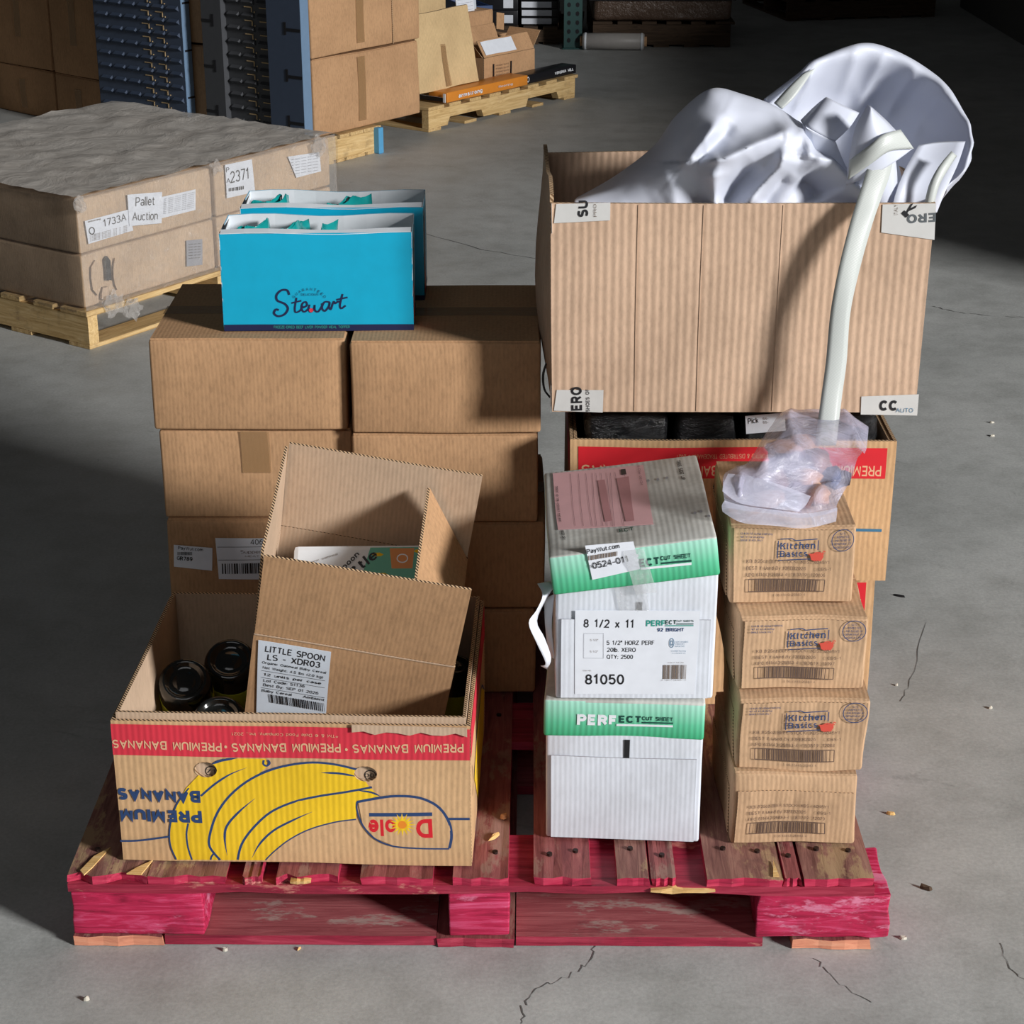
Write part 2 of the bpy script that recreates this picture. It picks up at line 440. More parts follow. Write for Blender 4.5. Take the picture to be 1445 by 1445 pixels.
# ------------------------------------------------------------------ print on faces
# ------------------------------------------------------------------ sans lettering drawn as pen strokes
def _arc(cx, cy, rx, ry, a0, a1, n=8):
    return [(cx + rx * math.cos(R(a0 + (a1 - a0) * k / n)), cy + ry * math.sin(R(a0 + (a1 - a0) * k / n))) for k in range(n + 1)]
def _glyphs():
    A = _arc; G = {}
    def g(c, w, *s): G[c] = (w, s)
    g(' ', .36)
    g('A', .70, [(0, 0), (.35, 1), (.70, 0)], [(.13, .36), (.57, .36)])
    bowl = lambda x, y0, y1, r: [(0, y1)] + A(x - r, (y0 + y1) / 2, r, (y1 - y0) / 2, 90, -90) + [(0, y0)]
    g('B', .60, [(0, 0), (0, 1)], bowl(.55, .53, 1, .22), bowl(.60, 0, .53, .25))
    g('C', .66, A(.34, .5, .34, .5, 42, 318, 14))
    g('D', .64, [(0, 0), (0, 1)], bowl(.64, 0, 1, .36))
    g('E', .54, [(.54, 0), (0, 0), (0, 1), (.54, 1)], [(0, .52), (.48, .52)])
    g('F', .50, [(0, 0), (0, 1), (.50, 1)], [(0, .52), (.44, .52)])
    g('G', .68, A(.34, .5, .34, .5, 42, 330, 14) + [(.68, .20), (.68, .46), (.38, .46)])
    g('H', .62, [(0, 0), (0, 1)], [(.62, 0), (.62, 1)], [(0, .52), (.62, .52)])
    g('I', .02, [(.01, 0), (.01, 1)])
    g('J', .46, [(.46, 1), (.46, .26)] + A(.23, .25, .23, .25, 0, -180, 8))
    g('K', .60, [(0, 0), (0, 1)], [(.58, 1), (0, .38)], [(.22, .60), (.62, 0)])
    g('L', .48, [(0, 1), (0, 0), (.48, 0)])
    g('M', .74, [(0, 0), (0, 1), (.37, .10), (.74, 1), (.74, 0)])
    g('N', .62, [(0, 0), (0, 1), (.62, 0), (.62, 1)])
    g('O', .72, A(.36, .5, .36, .5, 0, 360, 18))
    g('P', .56, [(0, 0), (0, 1)], bowl(.56, .45, 1, .27))
    g('Q', .72, A(.36, .5, .36, .5, 0, 360, 18), [(.44, .22), (.70, -.04)])
    g('R', .60, [(0, 0), (0, 1)], bowl(.56, .47, 1, .26), [(.30, .47), (.60, 0)])
    g('S', .58, A(.29, .745, .27, .255, 35, 220, 8) + A(.29, .26, .29, .26, 65, -150, 10))
    g('T', .60, [(0, 1), (.60, 1)], [(.30, 1), (.30, 0)])
    g('U', .62, [(0, 1), (0, .32)] + A(.31, .31, .31, .31, 180, 360, 9) + [(.62, 1)])
    g('V', .66, [(0, 1), (.33, 0), (.66, 1)])
    g('W', .92, [(0, 1), (.23, 0), (.46, .95), (.69, 0), (.92, 1)])
    g('X', .64, [(0, 0), (.62, 1)], [(.02, 1), (.64, 0)])
    g('Y', .64, [(0, 1), (.32, .45), (.64, 1)], [(.32, .45), (.32, 0)])
    g('Z', .58, [(.02, 1), (.56, 1), (0, 0), (.58, 0)])
    g('a', .46, A(.23, .52, .22, .20, 150, 20, 6) + [(.46, .45), (.46, 0)], A(.22, .19, .22, .19, 0, 360, 12))
    g('b', .48, [(0, 0), (0, 1)], A(.24, .35, .24, .36, 0, 360, 14))
    g('c', .44, A(.24, .35, .24, .36, 45, 315, 11))
    g('d', .48, [(.48, 0), (.48, 1)], A(.24, .35, .24, .36, 0, 360, 14))
    g('e', .48, [(.01, .36), (.48, .36)] + A(.24, .35, .24, .36, 0, 315, 12))
    g('f', .28, [(.28, 1)] + A(.24, .84, .14, .15, 100, 180, 4) + [(.10, 0)], [(0, .68), (.26, .68)])
    g('g', .48, A(.24, .35, .24, .36, 0, 360, 14), [(.48, .70), (.48, -.05)] + A(.24, -.06, .24, .20, 0, -150, 8))
    g('h', .46, [(0, 0), (0, 1)], [(0, .46)] + A(.23, .46, .23, .24, 180, 0, 8) + [(.46, 0)])
    g('i', .02, [(.01, 0), (.01, .70)], [(.01, .90), (.01, 1.0)])
    g('j', .10, [(.10, .70), (.10, -.12), (0, -.24)], [(.10, .90), (.10, 1.0)])
    g('k', .46, [(0, 0), (0, 1)], [(.42, .70), (0, .26)], [(.16, .42), (.46, 0)])
    g('l', .02, [(.01, 0), (.01, 1)])
    g('m', .76, [(0, 0), (0, .70)], [(0, .48)] + A(.19, .48, .19, .22, 180, 0, 6) + [(.38, 0)], [(.38, .48)] + A(.57, .48, .19, .22, 180, 0, 6) + [(.76, 0)])
    g('n', .46, [(0, 0), (0, .70)], [(0, .46)] + A(.23, .46, .23, .24, 180, 0, 8) + [(.46, 0)])
    g('o', .50, A(.25, .35, .25, .36, 0, 360, 14))
    g('p', .48, [(0, -.28), (0, .70)], A(.24, .35, .24, .36, 0, 360, 14))
    g('q', .48, [(.48, -.28), (.48, .70)], A(.24, .35, .24, .36, 0, 360, 14))
    g('r', .28, [(0, 0), (0, .70)], [(0, .42)] + A(.24, .44, .24, .25, 180, 80, 5))
    g('s', .42, A(.21, .53, .19, .18, 35, 220, 6) + A(.21, .17, .21, .18, 65, -150, 7))
    g('t', .28, [(.10, .92), (.10, .14), (.15, .02), (.28, .02)], [(0, .68), (.27, .68)])
    g('u', .46, [(0, .70), (0, .24)] + A(.23, .24, .23, .24, 180, 360, 8), [(.46, .70), (.46, 0)])
    g('v', .46, [(0, .70), (.23, 0), (.46, .70)])
    g('w', .68, [(0, .70), (.17, 0), (.34, .66), (.51, 0), (.68, .70)])
    g('x', .46, [(0, 0), (.45, .70)], [(.01, .70), (.46, 0)])
    g('y', .46, [(0, .70), (.24, .03)], [(.46, .70), (.20, -.12), (.06, -.26)])
    g('z', .40, [(.01, .70), (.39, .70), (0, 0), (.40, 0)])
    g('0', .54, A(.27, .5, .27, .5, 0, 360, 16))
    g('1', .40, [(.02, .78), (.24, 1), (.24, 0)])
    g('2', .54, A(.27, .72, .26, .28, 165, -25, 8) + [(0, .01), (.54, .01)])
    g('3', .54, A(.26, .745, .24, .255, 150, -80, 8), A(.26, .265, .27, .265, 85, -155, 9))
    g('4', .56, [(.42, 0), (.42, 1), (0, .28), (.56, .28)])
    g('5', .54, [(.50, 1), (.08, 1), (.04, .55)] + A(.26, .32, .27, .32, 115, -155, 10))
    g('6', .54, A(.27, .32, .26, .32, 0, 360, 14), [(.01, .34), (.06, .70), (.20, .94), (.36, 1), (.50, .90)])
    g('7', .52, [(0, 1), (.52, 1), (.20, 0)])
    g('8', .54, A(.27, .76, .22, .24, 0, 360, 12), A(.27, .265, .26, .265, 0, 360, 14))
    g('9', .54, A(.27, .68, .26, .32, 0, 360, 14), [(.53, .66), (.48, .30), (.34, .06), (.18, 0), (.04, .10)])
    g('.', .04, [(.02, -.03), (.02, .09)]); g(',', .08, [(.06, .08), (.0, -.16)]); g(':', .04, [(.02, 0), (.02, .12)], [(.02, .50), (.02, .62)])
    g('-', .34, [(0, .40), (.34, .40)]); g('/', .40, [(0, -.04), (.40, 1.04)]); g('(', .20, A(.36, .42, .34, .66, 130, 230, 7)); g(')', .20, A(-.16, .42, .34, .66, 50, -50, 7))
    g('"', .20, [(.02, 1), (.02, .70)], [(.18, 1), (.18, .70)]); g('&', .62, [(.62, .02), (.14, .66), (.16, .92), (.30, 1), (.44, .92), (.42, .72), (.06, .38), (.04, .14), (.22, 0), (.42, .06), (.60, .40)])
    g('\u00ae', .40, A(.2, .75, .2, .25, 0, 360, 8)); g('\u00a9', .6, A(.3, .5, .3, .42, 0, 360, 10), A(.3, .5, .13, .2, 60, 300, 6))
    return G
GLY = _glyphs()
_tc = {}
def text_geo(s, bold=0.0, res=2, slab=False):
    """returns flat vertices with capital height 0.729, and faces"""
    key = (s, bold, slab)
    if key in _tc: return _tc[key]
    hw = min(.14, .052 + bold * 1.8) if not slab else .080
    V = []; F = []; x0 = hw
    def pen(P, hw_):
        n = len(P); closed = math.hypot(P[0][0] - P[-1][0], P[0][1] - P[-1][1]) < 1e-6 and n > 3
        b = len(V)
        for i, p in enumerate(P):
            if closed: a, c = P[(i - 1) % (n - 1)], P[(i + 1) % (n - 1)] if i < n - 1 else P[1]
            else: a, c = P[max(i - 1, 0)], P[min(i + 1, n - 1)]
            d1 = (p[0] - a[0], p[1] - a[1]); d2 = (c[0] - p[0], c[1] - p[1])
            l1 = math.hypot(*d1) or 1e-9; l2 = math.hypot(*d2) or 1e-9
            if i == 0 and not closed: d1, l1 = d2, l2
            if i == n - 1 and not closed: d2, l2 = d1, l1
            nx, ny = -(d1[1] / l1 + d2[1] / l2), (d1[0] / l1 + d2[0] / l2)
            ln = math.hypot(nx, ny) or 1e-9; nx /= ln; ny /= ln
            cs = max(.45, nx * -d1[1] / l1 + ny * d1[0] / l1)
            k = hw_ / cs
            V.append((p[0] + nx * k, p[1] + ny * k)); V.append((p[0] - nx * k, p[1] - ny * k))
        for i in range(n - 1): F.append([b + 2 * i, b + 2 * i + 1, b + 2 * i + 3, b + 2 * i + 2])
    for ch in s:
        if ch not in GLY: ch = ' '
        w, st = GLY[ch]
        for P in st:
            # keep the pen inside the letter's height
            Q = [(x0 + x, hw + y * (1 - 2 * hw)) for x, y in P]
            if len(Q) == 2 and abs(Q[0][0] - Q[1][0]) < 1e-6 and P[0][1] in (0, 1) : Q = [(Q[0][0], 0 if P[0][1] == 0 else 1), (Q[1][0], Q[1][1] + (hw if P[1][1] >= .7 else 0) * (1 if P[1][1] > P[0][1] else -1))]
            pen(Q, hw)
            if slab:
                for x, y in (P[0], P[-1]):
                    if (y in (0, 1, .70)) and not (len(P) > 6 and P[0] == P[-1]) and ch not in 'e':
                        X = x0 + x; Yy = hw + y * (1 - 2 * hw); pen([(X - .13, Yy), (X + .13, Yy)], .045)
        x0 += w + 2 * hw + .10 + (.10 if slab else 0)
    if not V: V = [(0, 0), (.3, 0)]
    V = np.array(V, float); V[:, 0] -= V[:, 0].min()
    V[:, 0] *= .729; V[:, 1] *= .729
    _tc[key] = (V, F)
    return _tc[key]

def homog(q, w, h):
    A = []; b = []
    for (x, y), (X, Y) in zip(q, [(0, h), (w, h), (w, 0), (0, 0)]):
        A.append([x, y, 1, 0, 0, 0, -X * x, -X * y]); b.append(X)
        A.append([0, 0, 0, x, y, 1, -Y * x, -Y * y]); b.append(Y)
    s = np.linalg.solve(np.array(A, float), np.array(b, float))
    return np.append(s, 1).reshape(3, 3)

def tri_poly(pts):
    from mathutils.geometry import tessellate_polygon
    return tessellate_polygon([[Vector((p[0], p[1], 0)) for p in pts]])

def smooth_poly(pts, k=4, closed=True):
    n = len(pts); out = []
    rng = range(n) if closed else range(n - 1)
    for i in rng:
        g = (lambda j: pts[j % n]) if closed else (lambda j: pts[min(max(j, 0), n - 1)])
        p0, p1, p2, p3 = g(i - 1), g(i), g(i + 1), g(i + 2)
        for m in range(k):
            t_ = m / k
            out.append(tuple(.5 * ((2 * p1[a]) + (-p0[a] + p2[a]) * t_ + (2 * p0[a] - 5 * p1[a] + 4 * p2[a] - p3[a]) * t_ ** 2 + (-p0[a] + 3 * p1[a] - 3 * p2[a] + p3[a]) * t_ ** 3) for a in range(len(p1))))
    if not closed: out.append(tuple(pts[-1]))
    return out

class Ink:
    """flat print on one face. Art is drawn in its own page units (y down) and carried onto the face by a plane-to-plane map."""
    def __init__(s, quad, w, h, o, u, v, warp=None, lift=.0007):
        s.H = homog(quad, w, h); s.o = Vector(o); s.u = Vector(u).normalized(); s.v = Vector(v).normalized()
        s.n = s.u.cross(s.v).normalized(); s.warp = warp; s.lift = lift; s.L = {}; s.k = 0; s.holes = []
    def m(s, x, y):
        r = s.H @ np.array([x, y, 1.0]); return (r[0] / r[2], r[1] / r[2])
    def _add(s, V2, F, mat):
        s.k += 1
        L = s.L.setdefault(mat, ([], []))
        b = len(L[0]); lift = s.lift + s.k * .00002
        L[0].extend([(x, lift, y) for x, y in V2]); L[1].extend([[i + b for i in f] for f in F])
    def poly(s, pts, mat, smooth=0):
        P = [s.m(*p) for p in pts]
        if smooth: P = smooth_poly(P, smooth)
        s._add(P, [list(t_) for t_ in tri_poly(P)], mat)
    def quad(s, x0, y0, x1, y1, mat, skew=0):
        s.poly([(x0, y0), (x1, y0 + skew), (x1, y1 + skew), (x0, y1)], mat)
    def stroke(s, pts, wd, mat, closed=False, taper=0):
        P = smooth_poly([s.m(*p) for p in pts], 5, closed)
        if closed: P = P + [P[0]]
        n = len(P); V = []
        for i, p in enumerate(P):
            a = P[max(i - 1, 0)]; b = P[min(i + 1, n - 1)]
            if closed and i in (0, n - 1): a, b = P[n - 2], P[1]
            dx, dy = b[0] - a[0], b[1] - a[1]; l = math.hypot(dx, dy) or 1
            ww = wd / 2
            if taper:
                q = i / (n - 1); ww *= max(.12, min(1, (1 - q) / .5 if taper == 1 else (q / .5 if taper == 2 else min(q, 1 - q) * 3.5)))
            V += [(p[0] - dy / l * ww, p[1] + dx / l * ww), (p[0] + dy / l * ww, p[1] - dx / l * ww)]
        s._add(V, [(2 * i, 2 * i + 1, 2 * i + 3, 2 * i + 2) for i in range(n - 1)], mat)
    def text(s, txt, A, B, hpx, mat, bold=0.0, ysc=1.0, center=False, res=2, slab=False):
        """baseline from A to B (page units), capital height hpx"""
        V, F = text_geo(txt, bold, res, slab)
        if not len(V): return
        a, b = s.m(*A), s.m(*B)
        L = math.hypot(b[0] - a[0], b[1] - a[1]); lp = math.hypot(B[0] - A[0], B[1] - A[1])
        ux, uy = (b[0] - a[0]) / L, (b[1] - a[1]) / L
        # capital height measured along the page normal of the baseline
        nx, ny = (B[1] - A[1]) / lp, -(B[0] - A[0]) / lp
        c = s.m(A[0] + nx * hpx, A[1] + ny * hpx)
        hh = abs(-(c[0] - a[0]) * uy + (c[1] - a[1]) * ux) * ysc
        W = V[:, 0].max()
        X = V[:, 0] / W * L; Y = V[:, 1] / .729 * hh
        s._add([(a[0] + x * ux - y * uy, a[1] + x * uy + y * ux) for x, y in zip(X, Y)], F, mat)
    def bars(s, x0, y0, x1, y1, mat, n=34, seed=1, skew=0, fill=.5):
        rnd = random.Random(seed); x = x0; st = (x1 - x0) / n
        while x < x1 - st * .3:
            w_ = st * rnd.choice((.35, .5, .8, 1.1)) * fill * 1.6
            k = (x - x0) / (x1 - x0) * skew
            s.poly([(x, y0 + k), (min(x + w_, x1), y0 + k), (min(x + w_, x1), y1 + k), (x, y1 + k)], mat)
            x += w_ + st * rnd.choice((.3, .5, .8))
    def ring(s, cx, cy, rx, ry, wd, mat):
        s.stroke([(cx + rx * math.cos(a), cy + ry * math.sin(a)) for a in [k * math.pi / 8 for k in range(16)]], wd, mat, True)
    def build(s, parent, name='lettering', names=None):
        out = []
        for mat, (V, F) in s.L.items():
            bm = bmesh.new()
            vv = [bm.verts.new(p) for p in V]
            for f in F:
                try: bm.faces.new([vv[i] for i in f])
                except ValueError: pass
            if s.warp:
                for _ in range(5):
                    es = [e for e in bm.edges if e.calc_length() > .035]
                    if not es: break
                    bmesh.ops.subdivide_edges(bm, edges=es, cuts=1)
                    bmesh.ops.triangulate(bm, faces=[f for f in bm.faces if len(f.verts) > 4])
            if s.holes: cut_ovals(bm, s.holes)
            for v in bm.verts:
                p = s.o + s.u * v.co.x + s.v * v.co.z
                if s.warp: p = s.warp(p)
                v.co = p + s.n * v.co.y
            me = bpy.data.meshes.new(name); bm.to_mesh(me); bm.free()
            # face normals outward
            o = obj((names or {}).get(mat, name), me, M[mat], parent)
            out.append(o)
        return out

def sticker(name, ink, pts, mat, parent, thick=.0004, lift=.0004, label=None):
    """thin paper or tape laid on a face; page coordinates of ink"""
    P = [ink.m(*p) for p in pts]; n = len(P); mb = MB()
    lo, hi = [], []
    # small lattice between 4 corners so that it follows the board
    G = 8 if n == 4 else 0
    if G:
        for k, off in ((0, lift), (1, lift + thick)):
            for j in range(G + 1):
                for i in range(G + 1):
                    s_, t_ = i / G, j / G
                    x = (P[0][0] * (1 - s_) + P[1][0] * s_) * (1 - t_) + (P[3][0] * (1 - s_) + P[2][0] * s_) * t_
                    y = (P[0][1] * (1 - s_) + P[1][1] * s_) * (1 - t_) + (P[3][1] * (1 - s_) + P[2][1] * s_) * t_
                    p = ink.o + ink.u * x + ink.v * y
                    if ink.warp: p = ink.warp(p)
                    (lo if k == 0 else hi).append(p + ink.n * off)
        mb.add(lo + hi, [])
        N = (G + 1) ** 2
        for j in range(G):
            for i in range(G):
                a = j * (G + 1) + i
                mb.f += [[a, a + G + 1, a + G + 2, a + 1], [N + a, N + a + 1, N + a + G + 2, N + a + G + 1]]; mb.mi += [0, 0]
        ring = [i for i in range(G)] + [G + j * (G + 1) for j in range(G)] + [N - 1 - i for i in range(G)] + [N - 1 - G - j * (G + 1) for j in range(G)]
        for q in range(len(ring)):
            A, B = ring[q], ring[(q + 1) % len(ring)]
            mb.f.append([A, B, B + N, A + N]); mb.mi.append(0)
    else:
        for p in P:
            q = ink.o + ink.u * p[0] + ink.v * p[1]
            if ink.warp: q = ink.warp(q)
            lo.append(q + ink.n * lift); hi.append(q + ink.n * (lift + thick))
        mb.add(lo + hi, [list(t_) for t_ in tri_poly(P)] + [[i + n for i in t_] for t_ in tri_poly(P)] + [[i, (i + 1) % n, (i + 1) % n + n, i + n] for i in range(n)])
    o = mb.build(name, M[mat], parent)
    if label: o['label'] = label
    return o

# ------------------------------------------------------------------ the setting
rnd = random.Random(4)
mb = MB()
mb.add([(-14, -9, 0), (9, -9, 0), (9, 20, 0), (-14, 20, 0)], [(0, 1, 2, 3)])
floor = mb.build('floor', M['floor']); floor['kind'] = 'structure'
def crack(pts, w_):
    mb = MB(); P = []
    for a, b in zip(pts, pts[1:]):
        for k in range(6):
            t_ = k / 6
            P.append((a[0] + (b[0] - a[0]) * t_ + rnd.uniform(-.004, .004), a[1] + (b[1] - a[1]) * t_ + rnd.uniform(-.006, .006)))
    P.append(pts[-1][:2])
    V = []
    for i, p in enumerate(P):
        ww = w_ * rnd.uniform(.3, 1.2)
        V += [(p[0] - ww, p[1], .0006), (p[0] + ww, p[1], .0006)]
    mb.add(V, [(2 * i, 2 * i + 1, 2 * i + 3, 2 * i + 2) for i in range(len(P) - 1)])
    mb.build('crack', M['crack'], floor)
crack([(0.1280, 2.3840, 0.0000), (0.1100, 2.3240, 0.0000), (0.0800, 2.2970, 0.0000), (0.0330, 2.2680, 0.0000), (0.0160, 2.2270, 0.0000), (0.0130, 2.1870, 0.0000)], .0011)
crack([(0.4490, 2.3420, 0.0000), (0.4720, 2.2900, 0.0000), (0.5140, 2.2350, 0.0000)], .0009)
crack([(1.3410, 5.8090, 0.0000), (1.3880, 5.7450, 0.0000), (1.4890, 5.6970, 0.0000), (1.5960, 5.6820, 0.0000)], .004)
crack([(0.8440, 3.4840, 0.0000), (0.7660, 3.2330, 0.0000), (0.7280, 3.1470, 0.0000)], .0008)
crack([(-0.3160, 6.7530, 0.0000), (-0.1060, 6.5270, 0.0000), (0.0920, 6.3900, 0.0000)], .003)
crack([(0.7290, 2.3810, 0.0000), (0.7350, 2.3100, 0.0000), (0.7460, 2.2900, 0.0000)], .0009)
def wall(name, x0, x1, y0, y1, h=5):
    mb = MB(); mb.box(x0, x1, y0, y1, 0, h); o = mb.build(name, M['wall']); o['kind'] = 'structure'
wall('wall_right', 4.6, 4.8, 5.5, 20)
wall('shade_blocker', 3.0, 3.15, 4.7, 13.0, 1.3)  # unseen stand-in for off-view loads, added to shade the right floor
wall('wall_back', -14, 4.6, 16, 16.2)
wall('wall_left', -11, -10.8, -9, 16)

def scrap(px, sz, mat, label, rot=0, h=.004, cat='debris', name='paper_scrap', asp=.5, grp=None):
    mb = MB(); r_ = random.Random(int(px[0] * 1000)); n = 7
    P = [(sz * (1 if k % 2 else .7) * math.cos(2 * math.pi * k / n) * r_.uniform(.7, 1), sz * asp * math.sin(2 * math.pi * k / n) * r_.uniform(.7, 1)) for k in range(n)]
    V = [(x, y, 0) for x, y in P] + [(x * .8, y * .8, h * r_.uniform(.6, 1.3)) for x, y in P]
    mb.add(V, [list(range(n))[::-1], [n + i for i in range(n)]] + [[i, (i + 1) % n, (i + 1) % n + n, i + n] for i in range(n)])
    o = mb.build(name, M[mat]); o.location = (px[0], px[1], px[2] + .0008); o.rotation_euler = (0, 0, rot)
    tag(o, label, cat, grp)
scrap((-0.6090, 2.2400, 0.0000), .007, 'chip', 'torn white paper scrap on floor near front left corner of frame', .4, .006)
scrap((-0.4270, 2.3590, 0.0000), .006, 'chip', 'small pale crumb on floor just below front edge of red pallet', .2, .005)
scrap((-0.3170, 2.3630, 0.0000), .007, 'raw_wood', 'thin wood sliver on floor in front of red pallet', 1.1, .003, 'debris', 'wood_splinter', .15)
scrap((0.8150, 3.6140, 0.0000), .019, 'black_gloss', 'dark bent strip lying on floor right of the soup cases', -.5, .004, 'debris', 'dark_strip', .14)
scrap((0.7340, 3.2100, 0.0000), .004, 'chip', 'tiny white fleck on floor right of the third soup case', .5)
scrap((0.6370, 2.7440, 0.0000), .011, 'raw_wood', 'pale wood chip on floor by the right side of red pallet', -.2, .004, 'debris', 'wood_splinter', .3)
scrap((0.8920, 3.1190, 0.0000), .006, 'chip', 'white paper fleck on open floor at the right edge of frame', .8)
scrap((1.2660, 4.7020, 0.0000), .009, 'chip', 'upper one of two white flecks on floor right of the banana box', .1)
scrap((1.2440, 4.5990, 0.0000), .009, 'chip', 'lower one of two white flecks on floor right of the banana box', .6)
scrap((0.6500, 2.5220, 0.0000), .016, 'dark_wood', 'dark wood crumb on floor right of the pallet corner', -.5, .006, 'debris', 'wood_crumb', .3)
scrap((0.5900, 2.3900, 0.0000), .010, 'chip', 'pale grit on floor by the lower right corner of the red pallet', .3)
scrap((-1.4360, 5.5150, 0.0000), .014, 'chip', 'white scrap on floor beside the yellow pine pallet', .2)

# ------------------------------------------------------------------ red pallet
pallet = thing('wooden_pallet', 'red painted wooden block pallet under all the cartons, worn and splintered', 'pallet', (-0.656, 2.372, 0), R(-.4))
PW_, PD_, PH_ = 1.215, 1.005, .122
def plank(name, x0, x1, y0, y1, z0, z1, mats, parent, seed=0, jag=.004, axis='y', jb=.0):
    """plank with slightly uneven ends and edges"""
    r_ = random.Random(seed); mb = MB()
    if axis == 'y':
        n = 6
        V = []
        xs = [x0 + (x1 - x0) * i / n for i in range(n + 1)]
        fr = [y0 + r_.uniform(-jag, jag) for _ in xs]; bk = [y1 + r_.uniform(-jag, jag) for _ in xs]
        ys = [0, .5, 1]
        for z in (z0, z1):
            for j, t_ in enumerate(ys):
                for i, x in enumerate(xs):
                    V.append((x + (r_.uniform(-.002, .002) if i in (0, n) else 0), fr[i] * (1 - t_) + bk[i] * t_, z + (r_.uniform(-.0015, .0015) if z == z1 else 0)))
        nx, ny = n + 1, 3
    else:
        n = 14
        V = []
        xs = [x0 + (x1 - x0) * i / n for i in range(n + 1)]
        lo = [r_.uniform(-jb, jb) for _ in xs]
        for z in (z0, z1):
            for t_ in (0, .5, 1):
                for i, x in enumerate(xs):
                    V.append((x, y0 + (y1 - y0) * t_ + (r_.uniform(-jag, jag) * .6 if t_ != .5 else 0), z + (lo[i] if (z == z0 and t_ == 0) else 0)))
        nx, ny = n + 1, 3
    F = []
    N = nx * ny
    mi = []
    for j in range(ny - 1):
        for i in range(nx - 1):
            a = j * nx + i
            F += [(a, a + nx, a + nx + 1, a + 1), (N + a, N + a + 1, N + a + nx + 1, N + a + nx)]; mi += [0, 0]
    for i in range(nx - 1):
        F += [(i, i + 1, N + i + 1, N + i), ((ny - 1) * nx + i + 1, (ny - 1) * nx + i, N + (ny - 1) * nx + i, N + (ny - 1) * nx + i + 1)]; mi += [1, 1]
    for j in range(ny - 1):
        a = j * nx; b = j * nx + nx - 1
        F += [(a + nx, a, N + a, N + a + nx), (b, b + nx, N + b + nx, N + b)]; mi += [1, 1]
    mb.v = V; mb.f = [list(f) for f in F]; mb.mi = mi
    return mb.build(name, mats, parent)
redm = [M['red_deck'], M['red_end']]
# runners on the floor
for k, (x0, x1) in enumerate(((0, .135), (.545, .66), (1.075, 1.19))):
    plank('bottom_board', x0, x1, 0 if k != 2 else .0, PD_, .001, .017, [M['red_deck'], M['raw_end'] if k != 1 else M['red_x']], pallet, 10 + k, .003)
for k, (x0, x1) in enumerate(((.137, .543), (.662, 1.03))):
    for y0 in (.003, .44, .87):
        plank('bottom_board', x0, x1, y0, y0 + .13, .002, .018, [M['red_worn'], M['red_x']], pallet, 20 + k, .001, 'x')
def block(x0, x1, y0, y1, seed, rough=.0):
    V, F = rbox(x1 - x0, y1 - y0, .074, r=.003, step=.02)
    r_ = Vector((seed, seed * .7, seed * 1.9))
    V = [tuple(Vector(v) + noise.noise_vector(Vector(v) * 40 + r_) * (.0018 + rough * (1 if v[0] > (x1 - x0) * .8 or v[0] < .004 else 0))) for v in V]
    me = bpy.data.meshes.new('block'); me.from_pydata([(v[0] + x0, v[1] + y0, v[2] + .0195) for v in V], [], F); me.update()
    return obj('block', me, M['red_block'], pallet, True)
for j, y0 in enumerate((.002, .44, .865)):
    block(.002, .198, y0, y0 + .135, 1 + j, .002)
    block(.562, .652, y0, y0 + .135, 5 + j)
    block(1.020, PW_, y0, y0 + .135, 9 + j, .004)
for j, y0 in enumerate((0, .43, .862)):
    plank('stringer_board', .0, 1.19, y0, y0 + .14, .095, .1085, [M['red_x'], M['red_x']], pallet, 30 + j, .002, 'x', .002 if j else .0035)
deck = [(-.002, .118), (.121, .234), (.258, .287), (.309, .401), (.434, .540), (.568, .652), (.688, .773), (.809, .858), (.862, .898), (.942, 1.053), (1.056, 1.082), (1.085, 1.188)]
for k, (x0, x1) in enumerate(deck):
    plank('deck_board', x0, x1, (.002 if k not in (0, 3) else .006), PD_ - (.0 if k % 2 else .004), .109, .122, [M['red_deck2' if k in (0, 1, 7, 9, 11) else 'red_deck'], M['red_end']], pallet, 40 + k, .0035 if k not in (0, 3) else .008)
# splintered raw wood
def splinter(px, L, w_, seed, rz=0):
    mb = MB(); r_ = random.Random(seed); n = 6
    V = []
    for i in range(n + 1):
        t_ = i / n; ww = w_ * (1 - abs(t_ - .4) * 1.3) * r_.uniform(.6, 1.2)
        x = px[0] + L * t_
        V += [(x, px[1] - .004, px[2] - ww * .5), (x, px[1] - .004 - r_.uniform(0, .004), px[2] + ww * .6), (x, px[1] + .01, px[2] + ww * .5)]
    F = []
    for i in range(n):
        a = 3 * i; F += [(a, a + 3, a + 4, a + 1), (a + 1, a + 4, a + 5, a + 2), (a + 2, a + 5, a + 3, a)]
    mb.add(V, F + [(0, 1, 2), (3 * n, 3 * n + 2, 3 * n + 1)])
    return mb.build('splinter', M['raw_wood'], pallet)
splinter((.86, .0, .1035), .095, .012, 3)
splinter((.33, .0, .116), .03, .008, 5)
def strip_top(pts, name='splinter', mat='raw_wood'):
    mb = MB(); n = len(pts)
    mb.add([(p[0], p[1], .1235) for p in pts] + [(p[0], p[1], .1255) for p in pts], [list(range(n))[::-1], [n + i for i in range(n)]] + [[i, (i + 1) % n, (i + 1) % n + n, i + n] for i in range(n)])
    mb.build(name, M[mat], pallet)
strip_top([(.018, .012), (.026, .0), (.034, .02), (.05, .075), (.03, .05)])
strip_top([(.088, .004), (.11, .002), (.12, .04), (.10, .02)])
strip_top([(.955 + .085, .004), (.955 + .094, .003), (.955 + .09, .045)])
